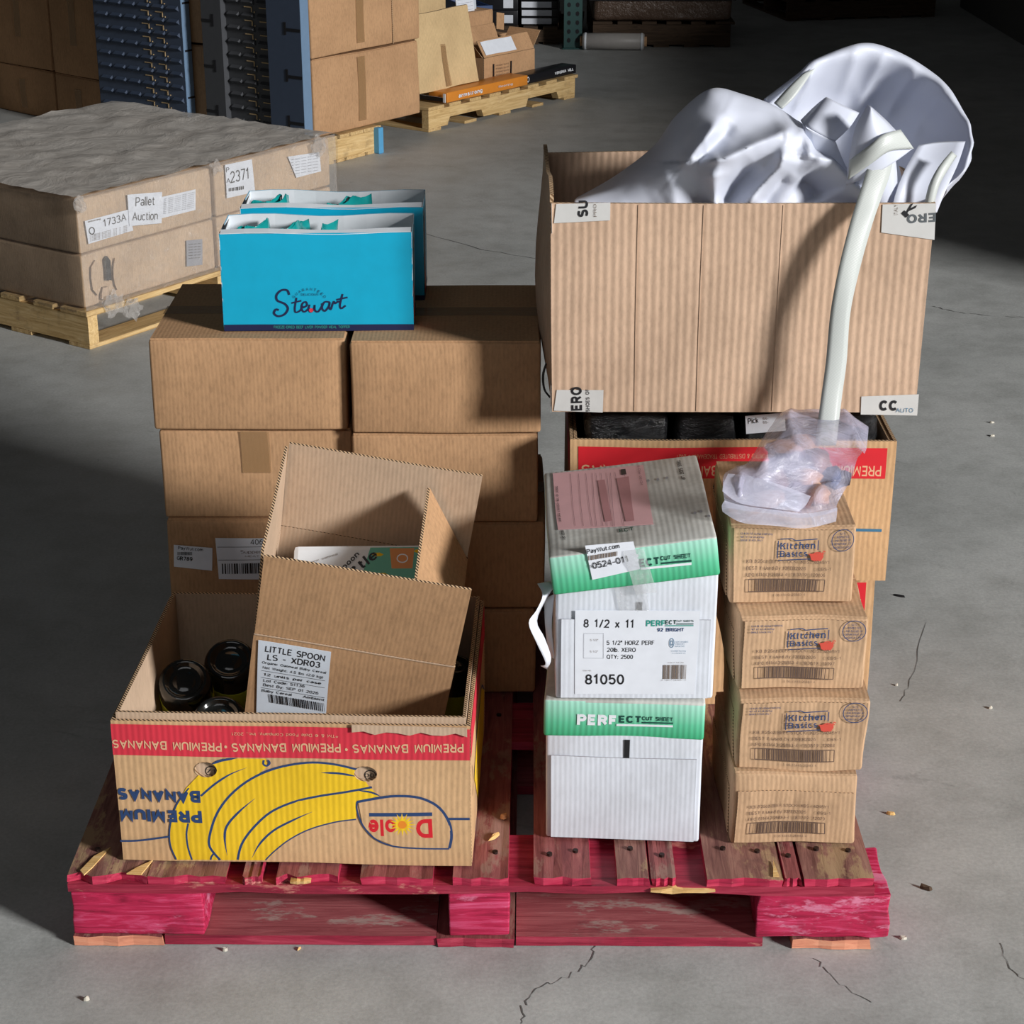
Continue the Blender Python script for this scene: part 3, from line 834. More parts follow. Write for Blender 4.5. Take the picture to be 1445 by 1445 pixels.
for k, (x0, x1) in enumerate(deck):
    for q in range(2 if x1 - x0 > .06 else 1):
        for yy in (.07, .5, .93):
            mb = MB(); cx = x0 + (x1 - x0) * ((.28, .74)[q] if x1 - x0 > .06 else .5); r0 = .0042
            V = [(cx + r0 * math.cos(a), yy + .01 * math.sin(k * 3 + q) + r0 * math.sin(a), z) for z in (.122, .1262) for a in [i * math.pi / 4 for i in range(8)]]
            mb.add(V, [list(range(8))[::-1], list(range(8, 16))] + [[i, (i + 1) % 8, (i + 1) % 8 + 8, i + 8] for i in range(8)])
            mb.build('nail', M['nail'], pallet)
scrap((-.026, 2.475, .124), .018, 'raw_wood', 'wood splinter lying on the red pallet deck between banana box and paper cartons', .9, .004, 'debris', 'wood_splinter', .2)
scrap((-.012, 2.53, .124), .009, 'bone1', 'curled wood chip on the red pallet deck beside the splinter', .3, .006, 'debris', 'wood_chip', .5)

# ------------------------------------------------------------------ closed cartons of the left stack
def closed_carton(label, loc, w, d, h, seed, mat='kraft', seam=True, group=None, front_tape=True, rz=0, amp=.0022, bulge=.002):
    t_ = thing('cardboard_carton', label, 'carton', loc, rz, group)
    wf = warpf(amp, seed)
    rbox_obj('body', w, d, h - .003, M[mat], t_, r=.005, step=.04, warp=wf, bulge=bulge)
    for k, (y0, y1) in enumerate(((.003, d / 2 - .0015), (d / 2 + .0015, d - .003))):
        panel('top_flap', (.003, y0, h - .0035), (w - .006, 0, 0), (0, y1 - y0, 0), (0, 0, .003), [M[mat], M[mat]], t_, 8, 4, wf)
    if seam:
        panel('tape', (.0, d / 2 - .024, h - .0004), (w, 0, 0), (0, .048, 0), (0, 0, .0003), [M['tape'], M['tape']], t_, 8, 2, wf)
    if front_tape:
        panel('tape', (w * .5 - .024, -.0012 - bulge, h * .52), (.048, 0, 0), (0, 0, h * .46), (0, -.0003, 0), [M['tape'], M['tape']], t_, 2, 6, wf)
    return t_, wf
GL = 'plain brown cartons stacked on the back of the pallet'
LV = [.1245, .2855, .4465, .6075]
for i, z in enumerate(LV):
    lab = ['plain brown carton at the bottom of the left column, behind the banana box', 'brown carton with two white labels, third from top in the left column',
           'plain brown carton second from top in the left column of the stack', 'top brown carton of the left column, directly under the blue display boxes'][i]
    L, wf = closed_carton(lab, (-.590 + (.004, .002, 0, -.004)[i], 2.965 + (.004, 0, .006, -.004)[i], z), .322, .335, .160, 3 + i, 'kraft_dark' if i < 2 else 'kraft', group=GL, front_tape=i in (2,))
    if i == 1:
        ink = Ink([(236, 732), (493, 738), (493, 864), (240, 862)], .322, .16, (0, -.0022, 0), (1, 0, 0), (0, 0, 1), wf)
        # zoom page: 220+x/5.16 , 590+y/5.16
        z5 = lambda x, y: (220 + x / 5.16, 590 + y / 5.16)
        s1 = sticker('tracking_label', ink, [z5(135, 930), z5(413, 957), z5(405, 1133), z5(132, 1100)], 'paper', L)
        q = Ink([(236, 732), (493, 738), (493, 864), (240, 862)], .322, .16, (0, -.0022, 0), (1, 0, 0), (0, 0, 1), wf, .0012)
        q.text('PayWut.com', z5(165, 965), z5(345, 982), 5, 'ink_black', .012)
        q.bars(*z5(160, 985), *z5(270, 1010), 'ink_black', 26, 2)
        q.text('GR', z5(155, 1045), z5(200, 1050), 5.5, 'ink_black', .01)
        q.text('R789', z5(178, 1050), z5(268, 1056), 6, 'ink_black', .02)
        q.build(s1)
        s2 = sticker('product_label', ink, [z5(435, 880), z5(1380, 912), z5(1385, 1225), z5(450, 1198)], 'paper', L)
        q = Ink([(236, 732), (493, 738), (493, 864), (240, 862)], .322, .16, (0, -.0022, 0), (1, 0, 0), (0, 0, 1), wf, .0012)
        q.text('4060', z5(680, 936), z5(800, 940), 8, 'ink_black')
        q.stroke([z5(448, 950), z5(1375, 965)], .0008, 'ink_black')
        q.stroke([z5(452, 1050), z5(1375, 1062)], .0008, 'ink_black')
        q.text('Supper Sprinkles', z5(610, 1002), z5(960, 1010), 5, 'ink_grey')
        q.text('MEAT TOPPER', z5(640, 1030), z5(900, 1036), 2.4, 'ink_grey')
        q.bars(*z5(475, 1078), *z5(1340, 1158), 'ink_black', 64, 5)
        q.build(s2)
for i, z in enumerate(LV):
    lab = ['plain brown carton at the bottom of the right column of the stack', 'plain brown carton third from top in the right column, in shade',
           'plain brown carton second from top in the right column of the stack', 'top brown carton of the right column, taped across the middle'][i]
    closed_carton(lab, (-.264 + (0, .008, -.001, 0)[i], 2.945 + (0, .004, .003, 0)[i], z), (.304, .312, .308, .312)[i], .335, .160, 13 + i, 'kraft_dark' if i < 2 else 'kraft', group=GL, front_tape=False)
# crumpled top left corner
# ------------------------------------------------------------------ blue display boxes
def display_box(label, loc, rz, seed, front=True):
    t_ = thing('display_box', label, 'display box', loc, rz, 'blue open display boxes')
    w, d, h = .312, .132, .162
    wf = warpf(.0016, seed, 6)
    th = .0012
    mats = [M['cyan'], M['card_white']]
    panel('front_panel', (0, 0, 0), (w, 0, 0), (0, 0, h), (0, th, 0), mats, t_, 8, 6, wf)
    panel('front_lining', (.001, th + .0003, .001), (w - .002, 0, 0), (0, 0, h - .002), (0, .0006, 0), [M['card_white']] * 2, t_, 8, 6, wf)
    panel('back_panel', (0, d, 0), (w, 0, 0), (0, -.002, h), (0, -th, 0), mats, t_, 8, 6, wf, lambda s, q: Vector((0, .004 * math.sin(s * 7) * q, .002 * math.sin(s * 9) * q)))
    panel('back_lining', (.002, d - .003, .001), (w - .004, 0, 0), (0, -.002, h - .001), (0, -.0006, 0), [M['card_white']] * 2, t_, 8, 6, wf, lambda s, q: Vector((0, .004 * math.sin(s * 7) * q, .002 * math.sin(s * 9) * q)))
    for sx in (0, 1):
        x = w if sx else 0
        sg = -1 if sx else 1
        panel('side_panel', (x, 0, 0), (0, d, 0), (0, 0, h), (sg * th, 0, 0), mats, t_, 4, 6, wf)
        panel('side_lining', (x + sg * (th + .0003), .002, .001), (0, d - .004, 0), (0, 0, h - .002), (sg * .0006, 0, 0), [M['card_white']] * 2, t_, 4, 6, wf)
    panel('bottom_panel', (.001, .001, .0005), (w - .002, 0, 0), (0, d - .002, 0), (0, 0, th), mats, t_, 4, 2, wf)
    # folded rim strips, printed side in, white board showing
    panel('rim_fold', (.002, -.0005, h - .001), (w - .004, 0, 0), (0, .013, .004), (0, 0, .0008), [M['card_white']] * 2, t_, 8, 2, wf, lambda s, q: Vector((0, 0, .002 * math.sin(s * 8))))
    panel('corner_fold', (-.001, .0, h - .012), (.0, .06, .006), (.010, .012, .014), (.0006, 0, 0), [M['card_white'], M['card_white']], t_, 4, 3, wf)
    ink = Ink([(307, 332), (583, 326), (583, 465), (318, 467)], w, h, (0, -.0004, 0), (1, 0, 0), (0, 0, 1), wf, .0004)
    z = lambda x, y: (200 + x / 3.44, 250 + y / 3.44)
    ink.quad(*z(408, 722), *z(1318, 752), 'ink_navy', -1)
    ink.text('FREEZE-DRIED BEEF LIVER POWDER MEAL TOPPER', z(640, 740), z(1002, 737), 3.6, 'ink_teal' , .008, res=1)
    sc = .0034
    def S(pts, tp=0, wd=sc): ink.stroke([z(*p) for p in pts], wd, 'ink_navy', taper=tp)
    S([(710, 578), (700, 556), (672, 556), (650, 580), (655, 606), (690, 622), (705, 645), (690, 672), (660, 682), (640, 668), (648, 650), (662, 652)])
    S([(745, 592), (738, 640), (742, 662), (762, 655), (778, 632)], wd=.0028)
    S([(722, 618), (768, 606)], wd=.0028)
    S([(778, 640), (795, 628), (790, 612), (774, 620), (770, 645), (784, 660), (808, 640)], wd=.0028)
    S([(808, 625), (803, 648), (815, 660), (830, 642), (832, 626), (834, 652), (850, 658), (868, 630), (866, 618)], wd=.0028)
    S([(905, 612), (880, 612), (868, 640), (882, 655), (902, 630), (905, 612), (902, 640), (914, 648)], wd=.0028)
    S([(912, 645), (924, 610), (932, 618), (946, 608), (950, 614)], wd=.0028)
    S([(968, 572), (955, 625), (962, 642), (982, 628)], wd=.0028)
    S([(938, 600), (992, 588)], wd=.0028)
    ink.poly([(z(815, 652)[0] + 3 * math.cos(a), z(815, 652)[1] + 3 * math.sin(a)) for a in [k * .63 for k in range(10)]], 'ink_red')
    arc = 'GUARANTEED'
    for i, ch in enumerate(arc):
        a = -math.pi * (.80 - .60 * i / 9); cx, cy = z(806, 640)
        r1, r2 = 30, 24.5
        A = (cx + r2 * math.cos(a - .07), cy + r2 * 1.0 * math.sin(a - .07)); B = (cx + r2 * math.cos(a + .055), cy + r2 * math.sin(a + .055))
        ink.text(ch, A, B, 4, 'ink_navy', .0, res=1)
    ink.text('DELICIOUS', z(766, 582), z(850, 580), 3.2, 'ink_navy', .0, res=1)
    if front: ink.build(t_)
    side = Ink([(0, 0), (130, 0), (130, 160), (0, 160)], d, h, (w + .0004, 0, 0), (0, 1, 0), (0, 0, 1), wf, .0004)
    side.poly([(6, 88), (30, 80), (60, 84), (70, 150), (40, 156), (6, 152)], 'ink_coral')
    side.quad(0, 153, 130, 160, 'ink_navy'); side.stroke([(4, 10), (40, 8)], .003, 'ink_navy')
    side.quad(20, 20, 60, 120, 'ink_softgrey')
    side.build(t_, 'side_print')
    return t_
display_box('front bright blue open display box with a script logo, on the left carton column', (-.474, 2.998, .7695), R(1.5), 2)
display_box('rear bright blue open display box, half hidden behind the front one', (-.464, 3.180, .7695), R(.6), 5, True)
def pouch(loc, rz, lean, label, seed, w=.085, h=.12):
    mb = MB(); n = 8; V = []; r_ = random.Random(seed)
    for k in (0, 1):
        for j in range(n + 1):
            for i in range(n + 1):
                s_, q = i / n, j / n
                bul = .011 * math.sin(math.pi * s_) ** .7 * math.sin(math.pi * min(1, q * 1.0)) ** .8
                jag = r_.uniform(-.001, .001)
                top = .004 * math.sin(s_ * 9 + seed) * q
                V.append((w * (s_ - .5), (bul if k else -bul) + .006 * math.sin(s_ * 6 + seed) * q + jag, h * q + top))
    F = []
    N = (n + 1) ** 2
    for k in (0, 1):
        for j in range(n):
            for i in range(n):
                a = k * N + j * (n + 1) + i
                F.append((a, a + 1, a + n + 2, a + n + 1) if not k else (a + n + 1, a + n + 2, a + 1, a))
    for i in range(n): F += [(i, i + N, i + N + 1, i + 1), (n * (n + 1) + i, n * (n + 1) + i + 1, N + n * (n + 1) + i + 1, N + n * (n + 1) + i)]
    for j in range(n): F += [(j * (n + 1), (j + 1) * (n + 1), N + (j + 1) * (n + 1), N + j * (n + 1)), (j * (n + 1) + n, N + j * (n + 1) + n, N + (j + 1) * (n + 1) + n, (j + 1) * (n + 1) + n)]
    mb.add(V, F)
    o = mb.build('treat_pouch', M['foil_teal'], None, True)
    o.location = loc; o.rotation_euler = (lean, 0, rz)
    tag(o, label, 'pouch', 'teal pouches in the blue display boxes')
FP = ['leftmost teal pouch in the front blue display box', 'second teal pouch from left in the front blue box', 'third teal pouch from left in the front blue box', 'fourth teal pouch from left in the front blue box', 'rightmost of the teal pouches in the front blue box']
for k in range(5):
    pouch((-.438 + k * .030, 3.062 + (k % 2) * .008, .774), R(62 + 9 * math.sin(k * 2.1)), R(4 * (-1) ** k), FP[k], k, .085, .157)
BP = ['leftmost teal pouch in the rear blue display box', 'second teal pouch from left in the rear blue box', 'teal pouch in the middle of the rear blue box', 'rightmost teal pouch in the rear blue display box']
for k, x in enumerate((-.430, -.395, -.300, -.268)):
    pouch((x, 3.245, .774), R(60 + 10 * math.sin(k * 1.7)), R(3 * (-1) ** k), BP[k], k + 7, .085, .159)

# ------------------------------------------------------------------ banana cartons
def open_tray_box(name, label, loc, rz, w, d, h, seed, inner_h, art, group=None, hole=True, mats='kraft_banana', inner_d=.0, cat='carton', redtop=(0, 0)):
    t_ = thing(name, label, cat, loc, rz, group)
    wf = warpf(.0028, seed, 4.5)
    mm = [M[mats], M['edge']]
    th = .005
    holes = [(w * .257, h * .665, .016, .0125), (w * .705, h * .655, .0165, .0125)] if hole else []
    hole_panel('front_panel', w, h, th, holes, mm, t_, (0, 0, 0), wf)
    panel('back_panel', (0, d - th, 0), (w, 0, 0), (0, 0, h), (0, th, 0), mm, t_, 8, 6, wf)
    panel('side_panel', (0, th, 0), (0, d - 2 * th, 0), (0, 0, h), (th, 0, 0), mm, t_, 8, 6, wf)
    panel('side_panel', (w - th, th, 0), (0, d - 2 * th, 0), (0, 0, h), (th, 0, 0), mm, t_, 8, 6, wf)
    panel('bottom_panel', (th, th, .001), (w - 2 * th, 0, 0), (0, d - 2 * th, 0), (0, 0, th), mm, t_, 6, 6, wf)
    e = .0065
    im = [M['kraft_in'], M['edge']]
    panel('inner_front', (e, e, .007), (w - 2 * e, 0, 0), (0, 0, inner_h - .007), (0, th, 0), im, t_, 10, 6, wf)
    panel('inner_back', (e, d - e - th, .007), (w - 2 * e, 0, 0), (0, 0, inner_h - .007), (0, th, 0), im, t_, 10, 6, wf)
    panel('inner_side', (e, e + th, .007), (0, d - 2 * e - 2 * th, 0), (0, 0, inner_h - .007), (th, 0, 0), im, t_, 10, 6, wf)
    panel('inner_side', (w - e - th, e + th, .007), (0, d - 2 * e - 2 * th, 0), (0, 0, inner_h - .007), (th, 0, 0), im, t_, 10, 6, wf)
    for k, (cx, cz, rx, rz_) in enumerate(holes):
        # torn rim of the hand hole and the print on the board behind it
        mb = MB(); n = 18; V = []; r_ = random.Random(k)
        for i in range(n):
            a = 2 * math.pi * i / n
            for q, (s_, y) in enumerate(((1.0, -.0006), (1.05 + r_.uniform(-.03, .03), -.0009), (.985, .004))):
                V.append(wf((cx + rx * s_ * math.cos(a), y, cz + rz_ * s_ * math.sin(a))))
        F = []
        for i in range(n):
            a, b = 3 * i, 3 * ((i + 1) % n)
            F += [(a, b, b + 1, a + 1), (a, b, b + 2, a + 2)]
        mb.add(V, F); mb.build('hand_hole_rim', M['edge_fine'], t_)
        q = Ink([(0, 0), (w, 0), (w, h), (0, h)], w, h, (0, e - .0002, 0), (1, 0, 0), (0, 0, 1), wf, .0004)
        q.ring(cx + .006, h - cz + .006, .008, .008, .0012, 'ink_black'); q.text('00' if k else '71', (cx - .002, h - cz + .009), (cx + .012, h - cz + .009), .006, 'ink_black')
        q.build(t_, 'hand_hole_print')
    ink = None
    if art: ink = art(t_, w, d, h, wf, holes)
    return t_, wf

def premium_art(t_, w, d, h, wf, holes):
    q = Ink([(3, -5), (1385, 30), (1372, 556), (35, 528)], w, h, (0, 0, 0), (1, 0, 0), (0, 0, 1), wf, .0009)
    q.holes = holes
    q.poly([(3, 8), (1384, 42), (1381, 160), (10, 128)], 'ink_red')
    q.poly([(440, 142), (600, 145), (605, 175), (560, 210), (460, 280), (400, 355), (372, 440), (385, 500), (420, 529), (240, 527), (220, 470), (222, 400), (250, 320), (290, 255), (340, 205), (400, 160)], 'ink_yellow')
    q.poly([(955, 188), (860, 165), (760, 160), (640, 178), (540, 218), (460, 280), (400, 355), (372, 440), (385, 500), (420, 530), (590, 533), (640, 487), (700, 445), (780, 410), (860, 388), (940, 375), (945, 310), (1030, 290), (990, 250)], 'ink_yellow')
    B = 'ink_blue'
    def S(p, wd=.0026, tp=0): q.stroke(p, wd, B, taper=tp)
    S([(955, 190), (860, 168), (760, 162), (640, 181), (540, 221), (460, 280), (405, 350), (374, 430), (372, 480), (410, 529)], .0036)
    S([(1004, 256), (900, 275), (800, 290), (700, 312), (610, 350), (540, 410), (495, 470), (478, 529)], .0036)
    S([(552, 296), (490, 345), (440, 400), (430, 450), (438, 512)], .0036, 3)
    S([(772, 350), (700, 380), (620, 420), (565, 470), (534, 522)], .0034, 3)
    S([(940, 378), (860, 389), (760, 417), (680, 456), (620, 500), (586, 532)], .0022)
    S([(300, 255), (250, 320), (222, 400), (220, 470), (242, 526)], .0022)
    S([(345, 285), (400, 240), (460, 203), (525, 178)], .0032, 1)
    S([(292, 390), (284, 430), (288, 480), (302, 527)], .0026)
    S([(390, 500), (378, 515), (374, 528)], .0026)
    S([(812, 200), (880, 203), (950, 215)], .0034, 3)
    S([(492, 141), (430, 150), (390, 165)], .004, 3)
    S([(592, 150), (590, 165), (602, 172), (614, 162), (608, 150)], .003)
    S([(950, 268), (1000, 275), (1035, 290)], .003, 3)
    S([(26, 457), (100, 455), (216, 440)], .0032); S([(1290, 379), (1372, 380)], .004)
    q.poly([(950, 312), (1010, 300), (1090, 291), (1180, 298), (1250, 332), (1290, 385), (1300, 440), (1290, 488), (1180, 485), (1080, 476), (1010, 448), (965, 400)], 'ink_tanboard')
    S([(945, 312), (1010, 300), (1090, 290), (1180, 297), (1250, 330), (1290, 385), (1300, 440), (1290, 488)], .0042)
    S([(1290, 490), (1180, 487), (1080, 478), (1010, 450), (965, 400), (945, 345), (945, 312)], .0024)
    q.quad(990, 353, 1230, 367, B)
    q.text('D', (1228, 378), (1166, 378), -70 * -1, 'ink_red2', .03)
    q.text('ole', (1090, 378), (985, 378), 62, 'ink_red2', .03)
    q.poly([(1115 + (52 if k % 2 == 0 else 24) * math.cos(k * math.pi / 16), 398 + (44 if k % 2 == 0 else 20) * math.sin(k * math.pi / 16)) for k in range(32)], 'ink_yellow')
    q.poly([(1115 + 17 * math.cos(k * .5), 398 + 15 * math.sin(k * .5)) for k in range(12)], 'ink_orange')
    q.text('BANANAS', (342, 265), (22, 254), 46, B, .046)
    q.text('PREMIUM', (345, 342), (28, 334), 46, B, .046)
    for x0, x1, y0, y1 in ((1358, 935, 96, 92), (890, 470, 90, 84), (432, 8, 83, 68)):
        q.text('PREMIUM BANANAS', (x0, y0), (x1, y1), 33, 'ink_tan', .02)
    for x in (912, 448): q.poly([(x + 6 * math.cos(k), (112 if x > 500 else 98) + 6 * math.sin(k)) for k in range(6)], 'ink_tan')
    q.text('\u00aeTM & \u00a9 Dole Food Company, Inc., 2021', (882, 56), (474, 43), 11, 'ink_tan', .0, res=1)
    q.build(t_, 'printed_banana_artwork')
    # right side print
    r_ = Ink([(0, 0), (100, 0), (100, 100), (0, 100)], d, h, (w, 0, 0), (0, 1, 0), (0, 0, 1), wf, .0009)
    r_.quad(1, 3, 99, 26, 'ink_red'); r_.poly([(22, 60), (40, 44), (70, 40), (92, 62), (86, 92), (40, 94)], 'ink_yellow')
    r_.stroke([(22, 60), (40, 44), (70, 40), (92, 62)], .004, B); r_.stroke([(20, 98), (30, 70), (60, 50)], .004, B); r_.stroke([(12, 40), (16, 55), (10, 60)], .004, 'ink_black')
    r_.build(t_, 'side_print')
M['ink_tanboard'] = M['kraft_banana']
M['ink_orange'] = plain('orange_ink', (236, 140, 40), .5)
front_banana, _ = open_tray_box('banana_carton', 'open banana carton with upside-down print in the front left corner of the pallet', (-.580, 2.412, .1245), R(-2.0), .520, .425, .236, 21, .2465, premium_art)
# torn pale strip of the top edge
panel('torn_edge', (.35, -.0035, .2255), (.166, 0, -.002), (0, .0, .0125), (0, -.0012, 0), [M['kraft_in'], M['kraft_in']], front_banana, 10, 2, None, lambda s, q: Vector((0, 0, .003 * math.sin(s * 23) * (1 - q))))

# jars in the banana box
def lathe(name, prof, mat, parent=None, n=28):
    mb = MB(); V = []; F = []
    for r_, z in prof:
        for k in range(n): V.append((r_ * math.cos(2 * math.pi * k / n), r_ * math.sin(2 * math.pi * k / n), z))
    for j in range(len(prof) - 1):
        for k in range(n): F.append((j * n + k, j * n + (k + 1) % n, (j + 1) * n + (k + 1) % n, (j + 1) * n + k))
    F.append(tuple(range(n))[::-1]); F.append(tuple((len(prof) - 1) * n + k for k in range(n)))
    mb.add(V, F)
    return mb.build(name, mat, parent, True)
M['jar_label'] = plain('yellow_green_jar_label', (190, 190, 50), .5)
def jar(label, loc, rot, h=.155, r0=.042):
    t_ = thing('glass_jar', label, 'jar', loc, 0, 'dark glass jars upended in the banana box', rot)
    lathe('glass', [(r0 * .72, 0), (r0 * .75, .012), (r0 * .97, .03), (r0, .045), (r0, h - .022), (r0 * .985, h - .01), (r0 * .9, h - .002), (r0 * .8, h), (r0 * .72, h - .001), (r0 * .66, h - .006), (r0 * .45, h - .008), (r0 * .40, h - .0065), (r0 * .2, h - .0065), (r0 * .1, h - .005)], M['jar'], t_)
    lathe('screw_lid', [(r0 * .78, -.012), (r0 * .8, -.011), (r0 * .8, .004), (r0 * .76, .005)], M['black_gloss'], t_, 20)
    lathe('paper_label', [(r0 + .0004, .055), (r0 + .0008, .056), (r0 + .0008, h - .045), (r0 + .0004, h - .044)], M['jar_label'], t_)
jar('dark glass jar lying bottom up at the left wall of the banana box', (-.522, 2.725, .182), (R(34), R(4), 0))
jar('dark glass jar bottom up, rearmost, beside the tilted carton in the banana box', (-.462, 2.80, .175), (R(32), R(4), 0))
jar('dark glass jar with yellow label nearest the front wall of the banana box', (-.452, 2.61, .182), (R(28), R(2), 0), .125)
jar('dark glass jar right of the tilted carton in the banana box', (-.11, 2.745, .148), (R(2), R(6), 0), .14, .036)

# ------------------------------------------------------------------ tilted open carton with oatmeal pouches
u = Vector((.984, 0, -.176)); dv = Vector((.107, .953, .29)).normalized(); dv = (dv - u * dv.dot(u)).normalized()
up = u.cross(dv).normalized()
F0 = Vector((-.379, 2.50, .456))
cw, cd, ch, fl = .300, .250, .245, .160
mat4 = Matrix((( u.x, dv.x, up.x, 0), (u.y, dv.y, up.y, 0), (u.z, dv.z, up.z, 0), (0, 0, 0, 1)))
base = F0 - up * ch
ls = thing('open_carton', 'open brown carton with white oatmeal label, standing tilted inside the front banana box', 'carton', base, 0, None, mat4.to_euler())
wf = warpf(.0020, 31, 4)
km = [M['kraft'], M['edge']]; ki = [M['kraft_in'], M['edge']]
th = .004
def two_face(name, o, a, b, c, na=8, nb=6, wav=None):
    """board brown outside, paler inside"""
    c = Vector(c)
    panel(name, o, a, b, c * .5, km, ls, na, nb, wf, wav)
    panel('board_lining', Vector(o) + c * .5, a, b, c * .5, ki, ls, na, nb, wf, wav)
two_face('front_panel', (0, 0, 0), (cw, 0, 0), (0, 0, ch), (0, th, 0))
two_face('back_panel', (0, cd, 0), (cw, 0, 0), (0, 0, ch), (0, -th, 0))
two_face('side_panel', (0, th, 0), (0, cd - 2 * th, 0), (0, 0, ch), (th, 0, 0))
two_face('side_panel', (cw, th, 0), (0, cd - 2 * th, 0), (0, 0, ch), (-th, 0, 0))
two_face('bottom_panel', (th, th, 0), (cw - 2 * th, 0, 0), (0, cd - 2 * th, 0), (0, 0, th))
two_face('front_flap', (.001, .0005, ch + .0015), (cw - .002, 0, 0), (.001, -.007, fl), (0, th, 0))
two_face('back_flap', (.001, cd - .0005, ch + .0015), (cw - .002, 0, 0), (0, .012, fl - .004), (0, -th, 0))
two_face('side_flap', (0.0, th + .001, ch + .0015), (0, cd - 2 * th - .002, 0), (-.004, .0, fl), (th, 0, 0))
two_face('side_flap', (cw, th + .006, ch + .0015), (0, cd - 2 * th - .012, 0), (-.078, -.004, .134), (-th, 0, 0))
# crease line where the front flap folds
panel('fold_crease', (.001, -.0012, ch - .0005), (cw - .002, 0, 0), (0, 0, .002), (0, .001, 0), [M['kraft_in'], M['kraft_in']], ls, 8, 1, wf)
z4 = lambda x, y: (340 + x / 7.225, 880 + y / 7.225)
LQ = [(358, 895), (644, 940), (644 - 40.5, 940 + 205), (358 - 40.5, 895 + 205)]
lsink = Ink(LQ, cw, ch, (0, -.0012, 0), (1, 0, 0), (0, 0, 1), wf)
lab = sticker('product_label', lsink, [z4(175, 172), z4(922, 292), z4(800, 1160), z4(60, 1100)], 'paper_cool', ls)
q = Ink(LQ, cw, ch, (0, -.0012, 0), (1, 0, 0), (0, 0, 1), wf, .0012)
def T(s_, a, b, hgt, bold=.0, mat='ink_black'): q.text(s_, z4(*a), z4(*b), hgt / 7.225, mat, bold, res=2)
T('LITTLE SPOON', (232, 312), (848, 412), 78, .012)
T('LS - XDR03', (246, 415), (792, 498), 78, .012)
T('Organic Oatmeal Baby Cereal', (188, 460), (850, 568), 30, .008)
T('Net Weight: 4.5 lbs (2.0 kg)', (188, 525), (815, 628), 32, .008)
T('12 units per case', (190, 615), (790, 708), 34, .014)
T('Lot Code: 51136', (180, 692), (612, 755), 36, .008)
T('Best By: SEP 01 2026', (172, 748), (750, 838), 36, .008)
T('Baby Cereal', (148, 820), (462, 868), 34, .008); T('Ambient', (582, 885), (806, 920), 34, .008)
for a, b in (((175, 550), (838, 656)), ((165, 638), (826, 746)), ((150, 768), (815, 876))): q.stroke([z4(*a), z4(*b)], .0006, 'ink_black')
q.bars(*z4(215, 850), *z4(800, 960), 'ink_black', 40, 3, skew=13)
q.build(lab)
# pouch standing in it
mb = MB()
mb.box(0, .22, 0, .03, 0, .16)
cb = mb.build('oatmeal_pouch', [M['card_white']], None, False, .008, 2)
T0 = Vector(base) + u * .050 + dv * .055 + up * .175
m5 = Matrix.Translation(T0) @ mat4 @ Matrix.Rotation(R(-13), 4, 'Y') @ Matrix.Rotation(R(-56), 4, 'X')
cb.matrix_world = m5
tag(cb, 'white and teal oatmeal pouch with orange corner, inside the tilted open carton', 'pouch')
q = Ink([(0, 0), (220, 0), (220, 200), (0, 200)], .22, .16, (0, -.0003, 0), (1, 0, 0), (0, 0, 1), None, .0006)
q.poly([(120, 6), (216, 6), (216, 190), (95, 190), (105, 80)], 'ink_tealpale')
q.poly([(150, 8), (188, 8), (186, 48), (154, 48)], 'orange')
q.ring(170, 28, 8, 8, .0018, 'ink_white')
for cx, cy in ((205, 60), (132, 20), (196, 14), (140, 60), (208, 95)):
    q.poly([(cx + 9 * math.cos(k), cy + 4 * math.sin(k)) for k in range(6)], 'ink_yellow')
q.text('little', (88, 70), (134, 24), 18, 'ink_black', .02); q.text('spoon', (76, 56), (104, 20), 9, 'ink_black', .02)
q.text('organic oatmeal', (20, 40), (70, 20), 4, 'ink_grey', .0, res=1)
M['ink_tealpale'] = plain('sea_green_pouch_print', (96, 176, 152), .45)
q.build(cb, 'pouch_print')

# ------------------------------------------------------------------ paper cartons with green lids
def paper_carton(label, loc, rz, w, d, h, seed):
    t_ = thing('paper_carton', label, 'carton', loc, rz, 'white paper cartons with green lids')
    wf = warpf(.0018, seed, 5)
    rbox_obj('body', w, d, h, M['white_board'], t_, r=.004, step=.03, warp=wf, bulge=.002)
    # overlapping front sheet, its shadow gap and the slot above
    panel('front_sheet', (.008, -.0036, .003), (w - .016, 0, 0), (0, 0, h * .60), (0, .0018, 0), [M['white_board'], M['edge_grey']], t_, 8, 6, wf)
    panel('slot', (w * .50, -.0030, h * .612), (w * .035, 0, 0), (0, 0, h * .13), (0, .001, 0), [M['ink_black'], M['ink_black']], t_, 2, 2, wf)
    return t_, wf
M['edge_grey'] = plain('grey_cut_edge', (150, 146, 150), .8)
pc1, wf1 = paper_carton('lower white paper carton with a blank front, standing on the pallet', (.051, 2.476, .1245), R(-3.6), .232, .285, .236, 41)
def green_lid(parent, w, d, seed, quad, loc, rot, full=True):
    e = bpy.data.objects.new('lid', None)
    wf = warpf(.0016, seed, 6)
    mm = [M['lid_green'], M['edge_fine']]
    hh = .062
    V, F = rbox(w, d, hh, r=.004, step=.03, warp=wf, bulge=.0015)
    me = bpy.data.meshes.new('lid'); me.from_pydata(V, [], F); me.update()
    # only the skirts carry the green; the top is bare white board
    l = obj('lid', me, [M['lid_green'], M['lid_top']], parent, True)
    for p in me.polygons:
        if p.center.z > hh - .0025: p.material_index = 1
    l.location = loc; l.rotation_euler = rot
    ink = Ink(quad, w, hh, (0, -.0012, 0), (1, 0, 0), (0, 0, 1), wf)
    return l, ink, wf
t = NT('scuffed_grey_white_board')
fl_ = t.flutes(.0085)
c = t.ramp(t.noise(6, 5, .7), [(.3, lin(150, 148, 142)), (.55, lin(196, 197, 192)), (.75, lin(212, 213, 210))])
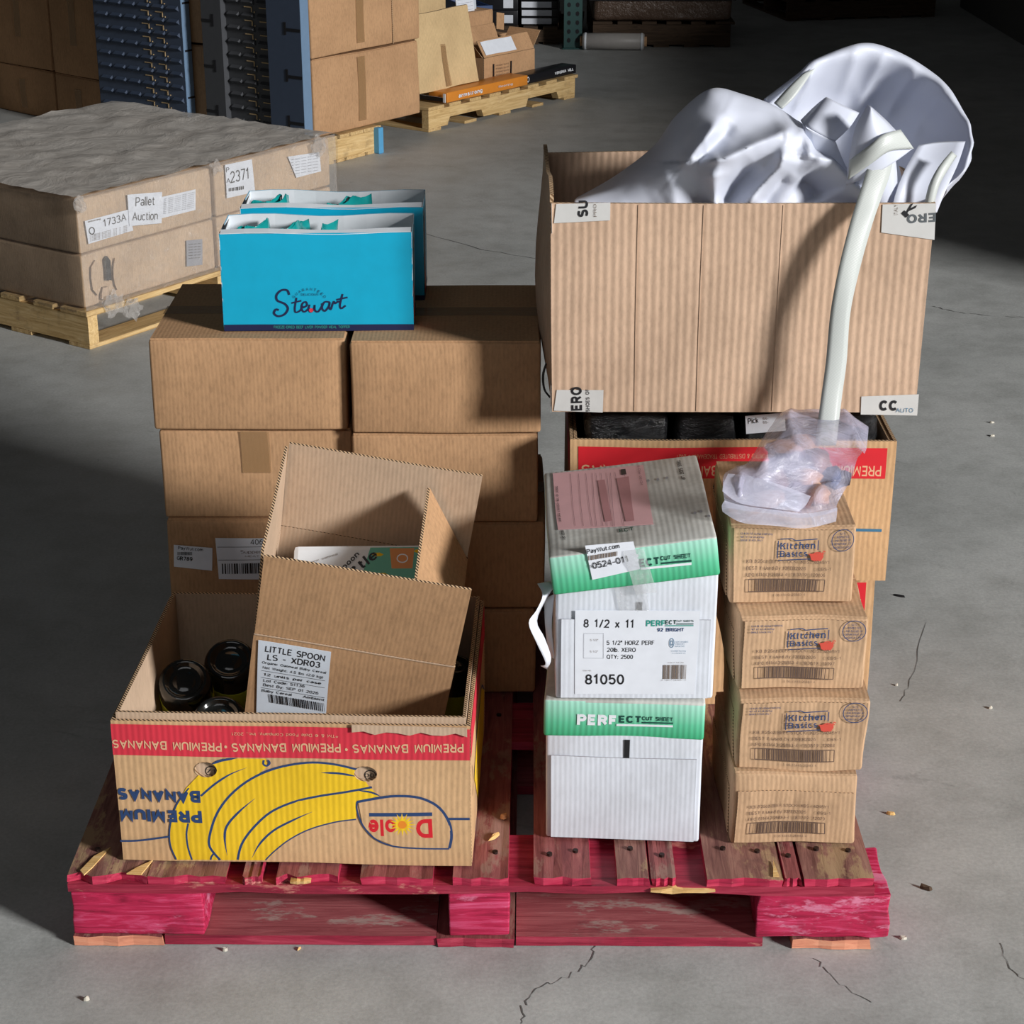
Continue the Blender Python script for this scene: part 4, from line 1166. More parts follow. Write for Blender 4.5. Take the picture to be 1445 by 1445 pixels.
M['lid_top'] = t.out(c, .7, t.bump(fl_, .2, .001, t.bump(t.noise(9, 3), .4, .005)))
lid1, ink1, _w = green_lid(pc1, .238, .290, 43, [(766, 983), (997, 983), (997, 1042), (769, 1037)], (-.004, -.003, .176), (0, 0, 0))
z6 = lambda x, y: (740 + x / 5.161, 800 + y / 5.161)
ink1.text('PERF', z6(372, 1130), z6(650, 1138), 16, 'ink_white', .046)
ink1.text('ECT', z6(672, 1112), z6(835, 1114), 11, 'ink_green', .035)
ink1.text('CUT SHEET', z6(843, 1090), z6(1076, 1094), 6, 'ink_green', .03)
ink1.quad(*z6(843, 1103), *z6(1080, 1114), 'ink_green'); ink1.quad(*z6(655, 1122), *z6(1080, 1138), 'ink_white', .5)
ink1.build(lid1)
pc2, wf2 = paper_carton('upper white paper carton with product label, under the tilted green lid', (.064, 2.474, .3625), R(-.4), .232, .285, .214, 45)
FQ = [(784, 833), (1010, 818), (1008, 985), (783, 982)]
fink = Ink(FQ, .232, .214, (0, -.0036, 0), (1, 0, 0), (0, 0, 1), wf2, .0004)
FQ2 = [(786, 846), (1008, 848), (1008, 985), (783, 982)]
fk = lambda lift: Ink(FQ2, .232, .192, (0, -.0036, 0), (1, 0, 0), (0, 0, 1), wf2, lift)
fink = fk(.0002)
l2 = sticker('product_label', fink, [z6(370, 405), z6(1262, 412), z6(1248, 915), z6(365, 905)], 'paper', pc2)
q = fk(.0012)
def T(s_, a, b, hgt, bold=.0, mat='ink_black', res=2): q.text(s_, z6(*a), z6(*b), hgt / 5.161, mat, bold, res=res)
T('8 1/2 x 11', (430, 505), (785, 512), 50, .012); T('5 1/2" HORZ PERF', (598, 610), (940, 612), 26, .008)
T('20lb. XERO', (598, 652), (808, 654), 26, .008); T('QTY: 2500', (598, 694), (788, 696), 26, .008)
T('81050', (440, 848), (725, 850), 62, .014); T('ITEM NO.', (425, 768), (486, 768), 8, 0, 'ink_grey', 1)
q.stroke([z6(433, 540), z6(574, 541), z6(574, 690), z6(431, 688), z6(433, 540)], .0004, 'ink_softgrey') if False else None
for a, b in (((433, 540), (574, 541)), ((574, 541), (574, 690)), ((574, 690), (431, 688)), ((431, 688), (433, 540))): q.stroke([z6(*a), z6(*b)], .0005, 'ink_softgrey')
T('5 1/2"', (480, 586), (535, 586), 12, 0, 'ink_grey', 1); T('5 1/2"', (478, 655), (533, 655), 12, 0, 'ink_grey', 1)
T('PERF', (878, 500), (1012, 500), 36, .03, 'ink_teal'); T('ECT', (1015, 490), (1092, 490), 26, .03, 'ink_green'); T('CUT SHEETS', (1095, 476), (1218, 476), 12, .02, 'ink_green', 1)
q.quad(*z6(1095, 484), *z6(1218, 490), 'ink_green'); q.quad(*z6(1015, 494), *z6(1218, 500), 'ink_teal')
T('92 BRIGHT', (960, 532), (1150, 532), 22, .02, 'ink_blue')
q.ring(*z6(1066, 600), 3.2, 5.2, .0008, 'ink_slate'); q.ring(*z6(1066, 600), 1.6, 2.6, .0008, 'ink_slate')
for k, s_ in enumerate(('SUSTAINABLE', 'FORESTRY', 'INITIATIVE')): T(s_, (1094, 598 + k * 13), (1094 + (92, 66, 66)[k], 598 + k * 13), 8, 0, 'ink_slate', 1)
T('Certified Sourcing', (1064, 652), (1170, 652), 8, 0, 'ink_slate', 1); T('www.sfiprogram.org', (1068, 664), (1168, 664), 6, 0, 'ink_slate', 1)
T('MADE IN THE USA', (1042, 722), (1158, 722), 7, 0, 'ink_grey', 1)
q.bars(*z6(1010, 732), *z6(1182, 818), 'ink_grey', 26, 9, 0, .8)
T('0  50177 81050  4', (1000, 828), (1180, 828), 7, 0, 'ink_grey', 1)
q.build(l2)
# clear tape run down the front
sticker('clear_tape', fk(.0016), [z6(640, 250), z6(860, 250), z6(905, 430), z6(700, 470)], 'tape_clear', pc2)
# lid of the upper carton, sitting askew
ux = Vector((.2965 - .062, 0, .571 - .540)).normalized()
lq = [(776, 785), (1012, 745), (1019, 806), (784, 833)]
lid2, ink2, wl2 = green_lid(pc2, .240, .300, 47, lq, (-.004, -.010, .172), (R(2.5), R(-7.4), R(.5)))
z7 = lambda x, y: (750 + x / 4.817, 630 + y / 4.817)
ink2.text('PERF', z7(545, 800), z7(680, 780), 16, 'ink_white', .046)
ink2.text('ECT', z7(682, 790), z7(818, 772), 11.5, 'ink_green', .035)
ink2.text('CUT SHEET', z7(826, 742), z7(1050, 716), 6.5, 'ink_green', .03)
ink2.poly([z7(830, 755), z7(1058, 730), z7(1058, 745), z7(830, 768)], 'ink_green'); ink2.poly([z7(690, 793), z7(1058, 750), z7(1058, 768), z7(690, 808)], 'ink_white')
ink2.build(lid2)
s3 = sticker('tracking_label', Ink(lq, .240, .062, (0, -.0012, 0), (1, 0, 0), (0, 0, 1), wl2, .0008), [z7(328, 660), z7(632, 615), z7(684, 800), z7(382, 875)], 'paper', lid2, .0005, .0012)
q = Ink(lq, .240, .062, (0, -.0012, 0), (1, 0, 0), (0, 0, 1), wl2, .0024)
q.text('PayWut.com', z7(345, 710), z7(545, 662), 6, 'ink_black', .01)
q.poly([z7(545, 672), z7(583, 662), z7(588, 695), z7(552, 704)], 'ink_softgrey') if False else None
q.bars(*z7(350, 722), *z7(530, 752), 'ink_grey', 26, 4, -8, .8)
q.text('0524-011', z7(385, 805), z7(604, 752), 8.5, 'ink_black', .01); q.text('TW', z7(362, 800), z7(384, 796), 4, 'ink_black', .01)
q.build(s3)
# pink form and black print on the lid top
tink = Ink([(775, 657), (985, 640), (1012, 745), (776, 785)], .240, .300, (0, 0, .062), (1, 0, 0), (0, 1, 0), wl2, .001)
pk = sticker('pink_form', tink, [z7(188, 142), z7(815, 105), z7(882, 488), z7(212, 540)], 'pink', lid2, .0005, .0012)
q = Ink([(775, 657), (985, 640), (1012, 745), (776, 785)], .240, .300, (0, 0, .062), (1, 0, 0), (0, 1, 0), wl2, .0022)
for x, e in ((320, 345), (378, 405), (430, 470), (475, 500), (500, 545), (535, 575), (575, 610), (600, 625), (630, 690), (690, 755)):
    q.stroke([z7(x, 150), z7(e, 510 if x < 640 else 470)], .0005, 'ink_pinkline')
M['ink_pinkline'] = plain('form_rule_ink', (120, 84, 92), .6)
M['ink_pinkdark'] = plain('form_block_ink', (176, 124, 128), .6)
q.poly([z7(512, 200), z7(560, 195), z7(610, 470), z7(560, 480)], 'ink_pinkdark'); q.poly([z7(640, 190), z7(720, 180), z7(758, 468), z7(700, 475)], 'ink_pinkdark')
q.poly([z7(668, 132), z7(700, 130), z7(706, 166), z7(672, 168)], 'ink_black')
q.text('UNIFORM STRAIGHT BILL OF LADING', z7(243, 485), z7(225, 235), 3.2, 'ink_black', .02, res=1)
q.text('6-Day 02/24', z7(778, 112), z7(798, 240), 3, 'ink_pinkline', 0, res=1)
q.build(pk)
q = Ink([(775, 657), (985, 640), (1012, 745), (776, 785)], .240, .300, (0, 0, .062), (1, 0, 0), (0, 1, 0), wl2, .001)
q.text('THIS SIDE UP', z7(1016, 86), z7(1048, 206), 5, 'ink_black', .03, res=1)
q.text('KEEP DRY', z7(232, 545), z7(243, 614), 5, 'ink_black', .02, res=1)
q.text('ECT', z7(655, 545), z7(750, 530), 5, 'ink_green', .03)
for x, y in ((845, 205), (905, 198), (960, 190), (1170, 400), (1215, 430), (1135, 410)): q.poly([z7(x + 10 * math.cos(k), y + 8 * math.sin(k)) for k in range(6)], 'ink_softgrey')
q.build(lid2)
# clear tape over the lid edge
panel('clear_tape', (.118, -.0035, -.012), (.030, 0, 0), (-.012, 0, .072), (0, -.0004, 0), [M['tape_clear']] * 2, lid2, 3, 8, wl2, lambda s, q_: Vector((0, -.003 * math.sin(q_ * 6) ** 2, 0)))
# torn white paper hanging off the left side
def ribbon(name, L_, R_, mat, parent=None, k=4, th=.0, nw=3, bow=0):
    """surface between two edges given as point lists"""
    L2, R2 = smooth_poly(L_, k, False), smooth_poly(R_, k, False)
    V = []; F = []
    for a, b in zip(L2, R2):
        a, b = Vector(a), Vector(b)
        for i in range(nw + 1):
            p = a.lerp(b, i / nw)
            if bow: p.y -= bow * math.sin(math.pi * i / nw)
            V.append(tuple(p))
    n = len(L2)
    for j in range(n - 1):
        for i in range(nw):
            a = j * (nw + 1) + i; F.append((a, a + 1, a + nw + 2, a + nw + 1))
    mb = MB(); mb.add(V, F)
    o = mb.build(name, mat, parent, True)
    if th:
        m_ = o.modifiers.new('solid', 'SOLIDIFY'); m_.thickness = th; m_.offset = 0
    return o
def local(parent, pts):
    mw = Matrix.Translation(parent.location) @ parent.rotation_euler.to_matrix().to_4x4()
    inv = mw.inverted()
    return [tuple(inv @ Vector(p)) for p in pts]
ribbon('torn_paper_flap', local(pc2, [(0.0370, 2.5000, 0.5370), (0.0440, 2.4750, 0.5300), (0.0350, 2.4600, 0.5130), (0.0240, 2.4500, 0.4980), (0.0350, 2.4550, 0.4650), (0.0490, 2.4700, 0.4240), (0.0420, 2.4800, 0.4140)]),
       local(pc2, [(0.0540, 2.5200, 0.5320), (0.0620, 2.5000, 0.5350), (0.0500, 2.4900, 0.5180), (0.0360, 2.4700, 0.4920), (0.0470, 2.4650, 0.4670), (0.0570, 2.4750, 0.4300), (0.0520, 2.4900, 0.4030)]), M['paper'], pc2, 4, .0006)
ribbon('torn_paper_flap', local(pc2, [(0.0470, 2.5000, 0.5130), (0.0480, 2.4900, 0.4780), (0.0540, 2.5000, 0.4210)]), local(pc2, [(0.0620, 2.5000, 0.5210), (0.0580, 2.4900, 0.4720), (0.0630, 2.4900, 0.4200)]), M['paper'], pc2, 4, .0006)

# ------------------------------------------------------------------ soup stock cases
def kb_art(t_, w, h, wf, quad, y0, full=True, seed=1):
    """art page: 0..1000 x 0..640 over the whole face"""
    q = Ink([(0, 0), (1000, 0), (1000, 640), (0, 640)], w, h, (0, -.0055, 0), (1, 0, 0), (0, 0, 1), wf, .0008)
    if full:
        B = 'ink_blue'
        q.stroke([(372, 95), (372, 250), (392, 262), (560, 245), (620, 240)], .0013, B) if False else None
        for a, b in (((374, 112), (378, 262)), ((388, 276), (640, 256)), ((388, 100), (478, 92)), ((478, 92), (512, 108)), ((512, 108), (684, 92)), ((692, 102), (694, 180))): q.stroke([a, b], .0014, B)
        q.text('Kitchen', (392, 184), (676, 170), 56, B, .0, 1.0, slab=True)
        q.text('Basics', (396, 248), (618, 236), 52, B, .0, 1.0, slab=True)
        q.poly([(636, 222), (738, 212), (742, 236), (726, 268), (680, 276), (650, 264)], 'ink_coral'); q.stroke([(628, 218), (748, 208)], .0018, 'ink_coral'); q.stroke([(664, 212), (688, 200), (722, 204)], .0018, 'ink_coral'); q.stroke([(728, 208), (742, 188), (754, 196)], .0014, 'ink_coral')
        q.ring(888, 104, 88, 84, .0012, B)
        for k, (s_, hw) in enumerate((('U.S.', 22), ('INSPECTED', 50), ('AND PASSED BY', 66), ('DEPARTMENT OF', 68), ('AGRICULTURE', 58))):
            q.text(s_, (888 - hw, 60 + k * 27), (888 + hw, 58 + k * 27), 17, B, .01, res=1)
        for k, s_ in enumerate(('12-8.25 OZ (234g) CARTONS', 'NET WT 6.2 LB (2.81kg)', 'SINGLE STACK ONLY')):
            q.text(s_, (78, 72 + k * 26), (78 + (245, 180, 170)[k], 72 + k * 26), 15, B, .02, res=1)
    y = 300
    G = 'ink_fade'
    q.text('KB 8.25oz BEEF STOCK  KBS  4045Y1', (130, y), (790, y - 6), 28, G, .004, res=1)
    q.text('BEST If Used By 13FEB2026', (130, y + 56), (615, y + 52), 28, G, .004, res=1); q.text('CBS-1', (705, y + 52), (805, y + 51), 26, G, .004, res=1)
    q.text('UPC 611443-25883-4  18:3%d:19  120%02d' % (6 + seed % 3, 70 + seed * 9), (130, y + 110), (765, y + 104), 28, G, .004, res=1)
    x0, x1, yy, yb = 148, 765, y + 130, y + 228
    for a, b in (((x0, yy), (x1, yy)), ((x0, yb), (x1, yb)), ((x0, yy), (x0, yb)), ((x1, yy), (x1, yb))): q.stroke([a, b], .0013, G)
    q.bars(x0 + 55, yy + 4, x1 - 55, yb - 3, G, 52, seed, 0, .75)
    q.text('1 06 11443 25883 4', (360, yb + 40), (625, yb + 38), 20, G, -.002, res=1)
    q.build(t_, 'case_print')
GK = 'worn soup stock cases in one column'
KB = [(.328, 2.457, .1245, .188, .122, 0, 'bottom soup case of the column, without a logo', False),
      (.334, 2.470, .2480, .190, .120, -1.5, 'second soup case from the bottom, logo print clear of the case below', True),
      (.331, 2.490, .3695, .192, .121, .8, 'third soup case from the bottom, with a crushed dark top right corner', True),
      (.318, 2.530, .4920, .184, .126, -.5, 'top soup case of the column, under the plastic bag', True)]
for k, (x, y, z, w, h, rz, lb, full) in enumerate(KB):
    c_ = thing('soup_case', lb, 'carton', (x, y, z), R(rz), GK)
    wf = warpf(.0055, 51 + k * 3, 9)
    rbox_obj('body', w, .262, h - .003, M['kraft_old'], c_, r=.005, step=.022, warp=wf, bulge=.002)
    for (y0, y1) in ((.002, .129), (.132, .260)):
        panel('top_flap', (.002, y0, h - .0035), (w - .004, 0, 0), (0, y1 - y0, 0), (0, 0, .003), [M['kraft_old'], M['kraft_old']], c_, 8, 5, wf)
    # front closing flap standing a little proud, with a creased upper edge
    panel('front_flap', (.006, -.0028, .004), (w - .010, 0, 0), (0, .0005, h - .010 if full else h * .72), (0, .0014, 0), [M['kraft_old'], M['edge']], c_, 10, 6, wf, lambda s, q_, k=k: Vector((0, -.0012 * math.sin(s * 19 + k) ** 2 * q_, 0)))
    # side flap line
    panel('side_flap', (-.0022, .02, .006), (0, .22, 0), (0, .02, h * .6), (.0012, 0, 0), [M['kraft_old'], M['edge']], c_, 6, 4, wf)
    kb_art(c_, w, h, wf, None, 0, full, k + 1)

# ------------------------------------------------------------------ banana cartons at the back right
def back_art(t_, w, d, h, wf, holes):
    q = Ink([(0, 0), (1000, 0), (1000, 460), (0, 460)], w, h, (0, 0, 0), (1, 0, 0), (0, 0, 1), wf, .0009)
    q.quad(25, 22, 972, 122, 'ink_red2')
    for x0, x1 in ((958, 640), (610, 300), (270, 35)):
        q.text('PREMIUM BANANAS' if x1 != 35 else 'BANANAS', (x0, 80), (x1, 80), 34, 'ink_tan', .012)
    q.text('IMPORTED & DISTRIBUTED TRADEMARK \u00a9 2021', (620, 44), (330, 44), 14, 'ink_tan', 0, res=1)
    q.stroke([(800, 215), (850, 240), (868, 285), (860, 350), (845, 395)], .008, 'ink_slate'); q.stroke([(845, 395), (790, 388), (740, 375)], .003, 'ink_slate')
    q.stroke([(866, 290), (975, 292)], .005, 'ink_slate')
    q.stroke([(455, 130), (448, 160), (458, 190), (470, 170), (462, 150)], .006, 'ink_green')
    if 'lower' in t_['label']: q.poly([(100, 250), (330, 260), (385, 370), (430, 445), (120, 445)], 'ink_yellow')
    q.build(t_, 'printed_banana_artwork')
    s_ = Ink([(0, 0), (100, 0), (100, 100), (0, 100)], d, h, (0, d, 0), (0, -1, 0), (0, 0, 1), wf, .0009)
    s_.quad(2, 5, 96, 26, 'ink_red2'); s_.build(t_, 'side_print')
    s_ = Ink([(0, 0), (100, 0), (100, 100), (0, 100)], d, h, (w, 0, 0), (0, 1, 0), (0, 0, 1), wf, .0009)
    s_.quad(2, 5, 96, 26, 'ink_red2'); s_.build(t_, 'side_print')
GB = 'banana cartons at the back right of the pallet'
open_tray_box('banana_carton', 'lower banana carton at back right, mostly hidden behind the soup cases', (.098, 2.905, .1245), 0, .515, .40, .243, 61, .236, back_art, GB, False)
open_tray_box('banana_carton', 'upper banana carton at back right with red band, holding black film-wrapped goods', (.095, 2.870, .3755), R(-.3), .526, .40, .248, 63, .246, back_art, GB, False)
# black wrapped bundles inside
def bundle(label, x0, x1, z1, seed):
    V, F = rbox(x1 - x0, .355, z1 - .380, r=.02, step=.03)
    s_ = Vector((seed, seed * 2.2, 0))
    V = [tuple(Vector(v) + noise.noise_vector(Vector(v) * 14 + s_) * .008) for v in V]
    me = bpy.data.meshes.new('wrapped_bundle'); me.from_pydata(V, [], F); me.update()
    o = obj('wrapped_bundle', me, M['black_film'], None, True)
    o.location = (x0, 2.895, .392)
    return tag(o, label, 'bundle', 'black wrapped bundles in the upper banana carton')
bb = [bundle('leftmost black film-wrapped bundle in the upper banana carton', .118, .255, 0.650, 1), bundle('second black film-wrapped bundle from left in the upper banana carton', .263, .365, 0.654, 2),
      bundle('black film-wrapped bundle behind the small white pick tag', .374, .49, 0.650, 3), bundle('rightmost black film-wrapped bundle in the upper banana carton', .499, .598, 0.646, 4)]
mb = MB(); mb.box(0, .064, 0, .0006, 0, .030)
pt = mb.build('pick_tag', M['paper']); pt.location = (.380, 2.8865, .628); pt.rotation_euler = (R(-6), R(-5), 0)
tag(pt, 'small white tag printed Pick on the black wrapped goods', 'tag')
q = Ink([(0, 0), (64, 0), (64, 30), (0, 30)], .064, .030, (0, 0, 0), (1, 0, 0), (0, 0, 1), None, .0006)
q.text('Pick', (4, 13), (21, 13), 9, 'ink_black', .01); q.text('SS-', (28, 9), (37, 9), 4, 'ink_grey', .01); q.text('SS-', (28, 15), (37, 15), 4, 'ink_grey', .01); q.build(pt)

# ------------------------------------------------------------------ big open carton on top
bc = thing('open_carton', 'large tan open carton with worn taped corners, holding the white fabric', 'carton', (.063, 2.850, .6785), R(-.3))
W_, D_, H_ = .583, .385, .338
wfb = warpf(.004, 71, 3.2)
bm_ = [M['kraft_wide'], M['edge_fine']]
def taper(w0, w1):  # carton widens a little to the top
    return lambda s, q_: Vector(((s - .5) * (w1 - w0) * q_, 0, 0))
panel('front_panel', (0, 0, 0), (W_ - .004, 0, 0), (0, 0, H_), (0, .006, 0), bm_, bc, 14, 10, wfb, taper(.58, .590))
panel('back_panel', (0, D_ - .006, 0), (W_, 0, 0), (0, 0, H_), (0, .006, 0), bm_, bc, 10, 8, wfb, taper(.58, .590))
panel('side_panel', (0, .006, 0), (0, D_ - .012, 0), (-.006, 0, H_ + .012), (.006, 0, 0), bm_, bc, 8, 8, wfb, lambda s, q_: Vector((-.020 * math.sin(math.pi * s) * math.sin(math.pi * q_) - .006 * s, 0, .008 * math.sin(s * 9) * q_)))
panel('side_panel', (W_ - .010, .006, 0), (0, D_ - .012, 0), (.006, 0, H_), (.006, 0, 0), bm_, bc, 8, 8, wfb)
panel('bottom_panel', (.006, .006, .001), (W_ - .018, 0, 0), (0, D_ - .012, 0), (0, 0, .006), bm_, bc, 8, 8, wfb)
for x, h0 in ((.128, 1), (.228, 1), (.350, 1)):
    panel('pressed_crease', (x + .002, -.0010, .002), (.0012, 0, 0), (.0, 0, (H_ - .004) * 1), (0, .002, 0), [M['kraft_wide'], M['kraft_wide']], bc, 1, 10, wfb, taper(0, 0)) if h0 == 1 else None
BQ = [(786, 283), (1325, 288), (1292, 588), (778, 581)]
bk = lambda lift: Ink(BQ, .585, H_, (0, 0, 0), (1, 0, 0), (0, 0, 1), wfb, lift)
za = lambda x, y: (750 + x / 2.223, 50 + y / 2.223)
zb = lambda x, y: (1150 + x / 2.58, 60 + y / 2.58)
def corner_tape(pts, texts, lab_):
    s_ = sticker('corner_tape', bk(.0012), pts, 'white_tape', bc, .0004, .0012)
    q = bk(.0024)
    for t_, a, b, hh, mt, bd in texts: q.text(t_, a, b, hh, mt, bd)
    if texts: q.build(s_)
corner_tape([za(88, 520), za(258, 516), za(256, 572), za(80, 580)], [('SU', za(188, 560), za(188, 508), 15, 'ink_black', .03), ('PRO', za(214, 560), za(214, 520), 4, 'ink_grey', 0)], 0)
corner_tape([za(78, 1110), za(222, 1112), za(218, 1184), za(68, 1176)], [('ERO', za(155, 1176), za(155, 1100), 15, 'ink_black', .03), ('SHOES OF', za(178, 1180), za(178, 1108), 5, 'ink_black', .01)], 0)
corner_tape([zb(258, 590), zb(450, 588), zb(440, 724), zb(250, 694)], [('ERO', zb(448, 622), zb(345, 628), 13, 'ink_greydk', .03), ('ITALY', zb(312, 628), zb(312, 590), 5, 'ink_grey', 0), ('K', zb(340, 640), zb(385, 596), 9, 'ink_black', .03)], 0)
corner_tape([zb(160, 1300), zb(368, 1292), zb(360, 1370), zb(156, 1366)], [('CC', zb(222, 1352), zb(285, 1352), 15, 'ink_black', .04), ('AUTO', zb(282, 1358), zb(345, 1358), 6, 'ink_slate', 0)], 0)
panel('corner_tape', (-.002, -.004, H_ - .046), (0, .05, 0), (-.001, 0, .046), (-.0004, 0, 0), [M['white_tape']] * 2, bc, 4, 4, wfb)
panel('corner_tape', (-.002, -.004, .0), (0, .03, 0), (0, 0, .045), (-.0004, 0, 0), [M['white_tape']] * 2, bc, 4, 4, wfb)
# cord hooked round the left side
ribbon('cord', [(0.0540, 2.9000, 0.7450), (0.0480, 2.9000, 0.7230), (0.0510, 2.9000, 0.6990), (0.0610, 2.8900, 0.6880)], [(0.0560, 2.9000, 0.7420), (0.0520, 2.9000, 0.7230), (0.0540, 2.9000, 0.7000), (0.0630, 2.8900, 0.6900)], M['black_gloss'], None, 5, .003)
tag(bpy.data.objects['cord'], 'thin black cord looped at the lower left corner of the large tan carton', 'cord')

# ------------------------------------------------------------------ white fabric sack in the big carton
def net(name, rows, mat, parent=None, k=6, ridges=(), th=.0012, noise_amp=.0, seed=0, dirv=(0, -1, .25), crease=0.0):
    """smooth surface through rows of control points, with creases laid over it.
    ridge = (points, height, width on one side, width on the other side)"""
    A = [smooth_poly([tuple(p) for p in r_], k, False) for r_ in rows]
    n = len(A[0])
    colsx = [smooth_poly([A[j][i] for j in range(len(A))], k, False) for i in range(n)]
    m = len(colsx[0])
    dv_ = Vector(dirv).normalized()
    V = []
    P = np.array(colsx)  # n x m x 3
    disp = np.zeros((n, m))
    for pts, hgt, w1, w2 in ridges:
        best = np.full((n, m), 9.0); side = np.zeros((n, m)); endf = np.ones((n, m))
        tot = len(pts) - 1
        for q_, (a, b) in enumerate(zip(pts, pts[1:])):
            ax, az, bx_, bz_ = a[0], a[2], b[0], b[2]
            dx, dz = bx_ - ax, bz_ - az; L2 = dx * dx + dz * dz
            t_ = np.clip(((P[:, :, 0] - ax) * dx + (P[:, :, 2] - az) * dz) / L2, 0, 1)
            ex, ez = P[:, :, 0] - ax - dx * t_, P[:, :, 2] - az - dz * t_
            d_ = np.hypot(ex, ez); sd = np.sign(dx * (P[:, :, 2] - az) - dz * (P[:, :, 0] - ax))
            u_ = (q_ + t_) / tot
            ef = np.clip(np.minimum(u_, 1 - u_) * 4 + .25, 0, 1)
            mk = d_ < best
            best = np.where(mk, d_, best); side = np.where(mk, sd, side); endf = np.where(mk, ef, endf)
        wd = np.where(side > 0, w1, w2)
        disp += hgt * 1.2 * endf * np.exp(-(best / (wd * 1.2)) ** 1.3)
    for i in range(n):
        for j in range(m):
            p = Vector(P[i, j]) + dv_ * float(disp[i, j])
            if noise_amp: p += dv_ * (noise.noise(p * 14 + Vector((seed, 0, 0))) * noise_amp + abs(noise.noise(p * 30 + Vector((seed, 5, 0)))) * noise_amp * .4 + crease * (max(0, 1 - abs(noise.noise(Vector((p.x * 9 + p.z * 5, p.y * 6, p.z * 9 - p.x * 3)) + Vector((seed, 2, 7)))) * 5) ** 1.2 + .5 * max(0, 1 - abs(noise.noise(Vector((p.x * 17 + p.z * 9, p.y * 9, p.z * 14)) + Vector((seed, 9, 1)))) * 4)))
            V.append(tuple(p))
    F = [(i * m + j, (i + 1) * m + j, (i + 1) * m + j + 1, i * m + j + 1) for i in range(n - 1) for j in range(m - 1)]
    mb = MB(); mb.add(V, F)
    o = mb.build(name, mat, parent, True)
    if th:
        md = o.modifiers.new('solid', 'SOLIDIFY'); md.thickness = th; md.offset = 0
    return o
sack = thing('fabric_sack', 'crumpled white satin fabric sack bulging out of the large tan carton', 'fabric', (.40, 3.10, .70))
def L(pts): return local(sack, pts)
Y3 = 3.05
main_rows = [
 L([(0.0940, 2.8850, 0.9930), (0.1510, 2.8850, 0.9930), (0.2000, 2.8850, 0.9930), (0.2500, 2.8850, 0.9930), (0.3050, 2.8850, 0.9930), (0.3700, 2.8850, 0.9930), (0.4360, 2.8850, 0.9930), (0.5020, 2.8850, 0.9930), (0.5620, 2.8850, 0.9930)]),
 L([(0.0980, 2.9200, 1.0030), (0.1540, 2.9200, 1.0140), (0.2040, 2.9000, 1.0270), (0.2510, 2.8900, 1.0340), (0.3030, 2.8850, 1.0350), (0.3680, 2.8850, 1.0350), (0.4320, 2.8850, 1.0350), (0.4910, 2.8850, 1.0310), (0.5500, 2.8900, 1.0230)]),
 L([(0.1020, 2.9800, 0.9920), (0.1580, 2.9500, 1.0210), (0.2090, 2.9200, 1.0520), (0.2530, 2.8900, 1.0710), (0.2990, 2.8700, 1.0860), (0.3630, 2.8750, 1.0830), (0.4220, 2.8800, 1.0770), (0.4820, 2.8900, 1.0640), (0.5340, 2.9000, 1.0430)]),
 L([(0.1050, 3.0300, 0.9820), (0.1620, 2.9900, 1.0200), (0.2150, 2.9600, 1.0630), (0.2540, 2.9200, 1.1050), (0.3010, 2.9000, 1.1300), (0.3590, 2.9000, 1.1240), (0.4170, 2.9100, 1.1130), (0.4680, 2.9200, 1.0910), (0.5180, 2.9300, 1.0560)]),
 L([(0.1080, 3.0900, 0.9690), (0.1680, 3.0500, 1.0140), (0.2270, 3.0300, 1.0660), (0.2590, 2.9900, 1.1230), (0.3070, 2.9600, 1.1680), (0.3600, 2.9600, 1.1590), (0.4120, 2.9600, 1.1410), (0.4550, 2.9700, 1.1080), (0.4970, 2.9700, 1.0660)]),
 L([(0.1280, 3.1500, 0.9570), (0.1810, 3.1200, 0.9900), (0.2400, 3.1000, 1.0390), (0.2790, 3.0800, 1.0920), (0.3230, 3.0600, 1.1310), (0.3720, 3.0500, 1.1250), (0.4200, 3.0400, 1.1040), (0.4590, 3.0400, 1.0720), (0.4940, 3.0300, 1.0340)]),
 L([(0.1540, 3.1800, 0.9420), (0.2010, 3.1700, 0.9560), (0.2540, 3.1600, 0.9790), (0.3000, 3.1500, 1.0090), (0.3390, 3.1400, 1.0340), (0.3820, 3.1200, 1.0330), (0.4260, 3.1100, 1.0170), (0.4610, 3.1000, 1.0020), (0.4950, 3.0900, 0.9780)])]
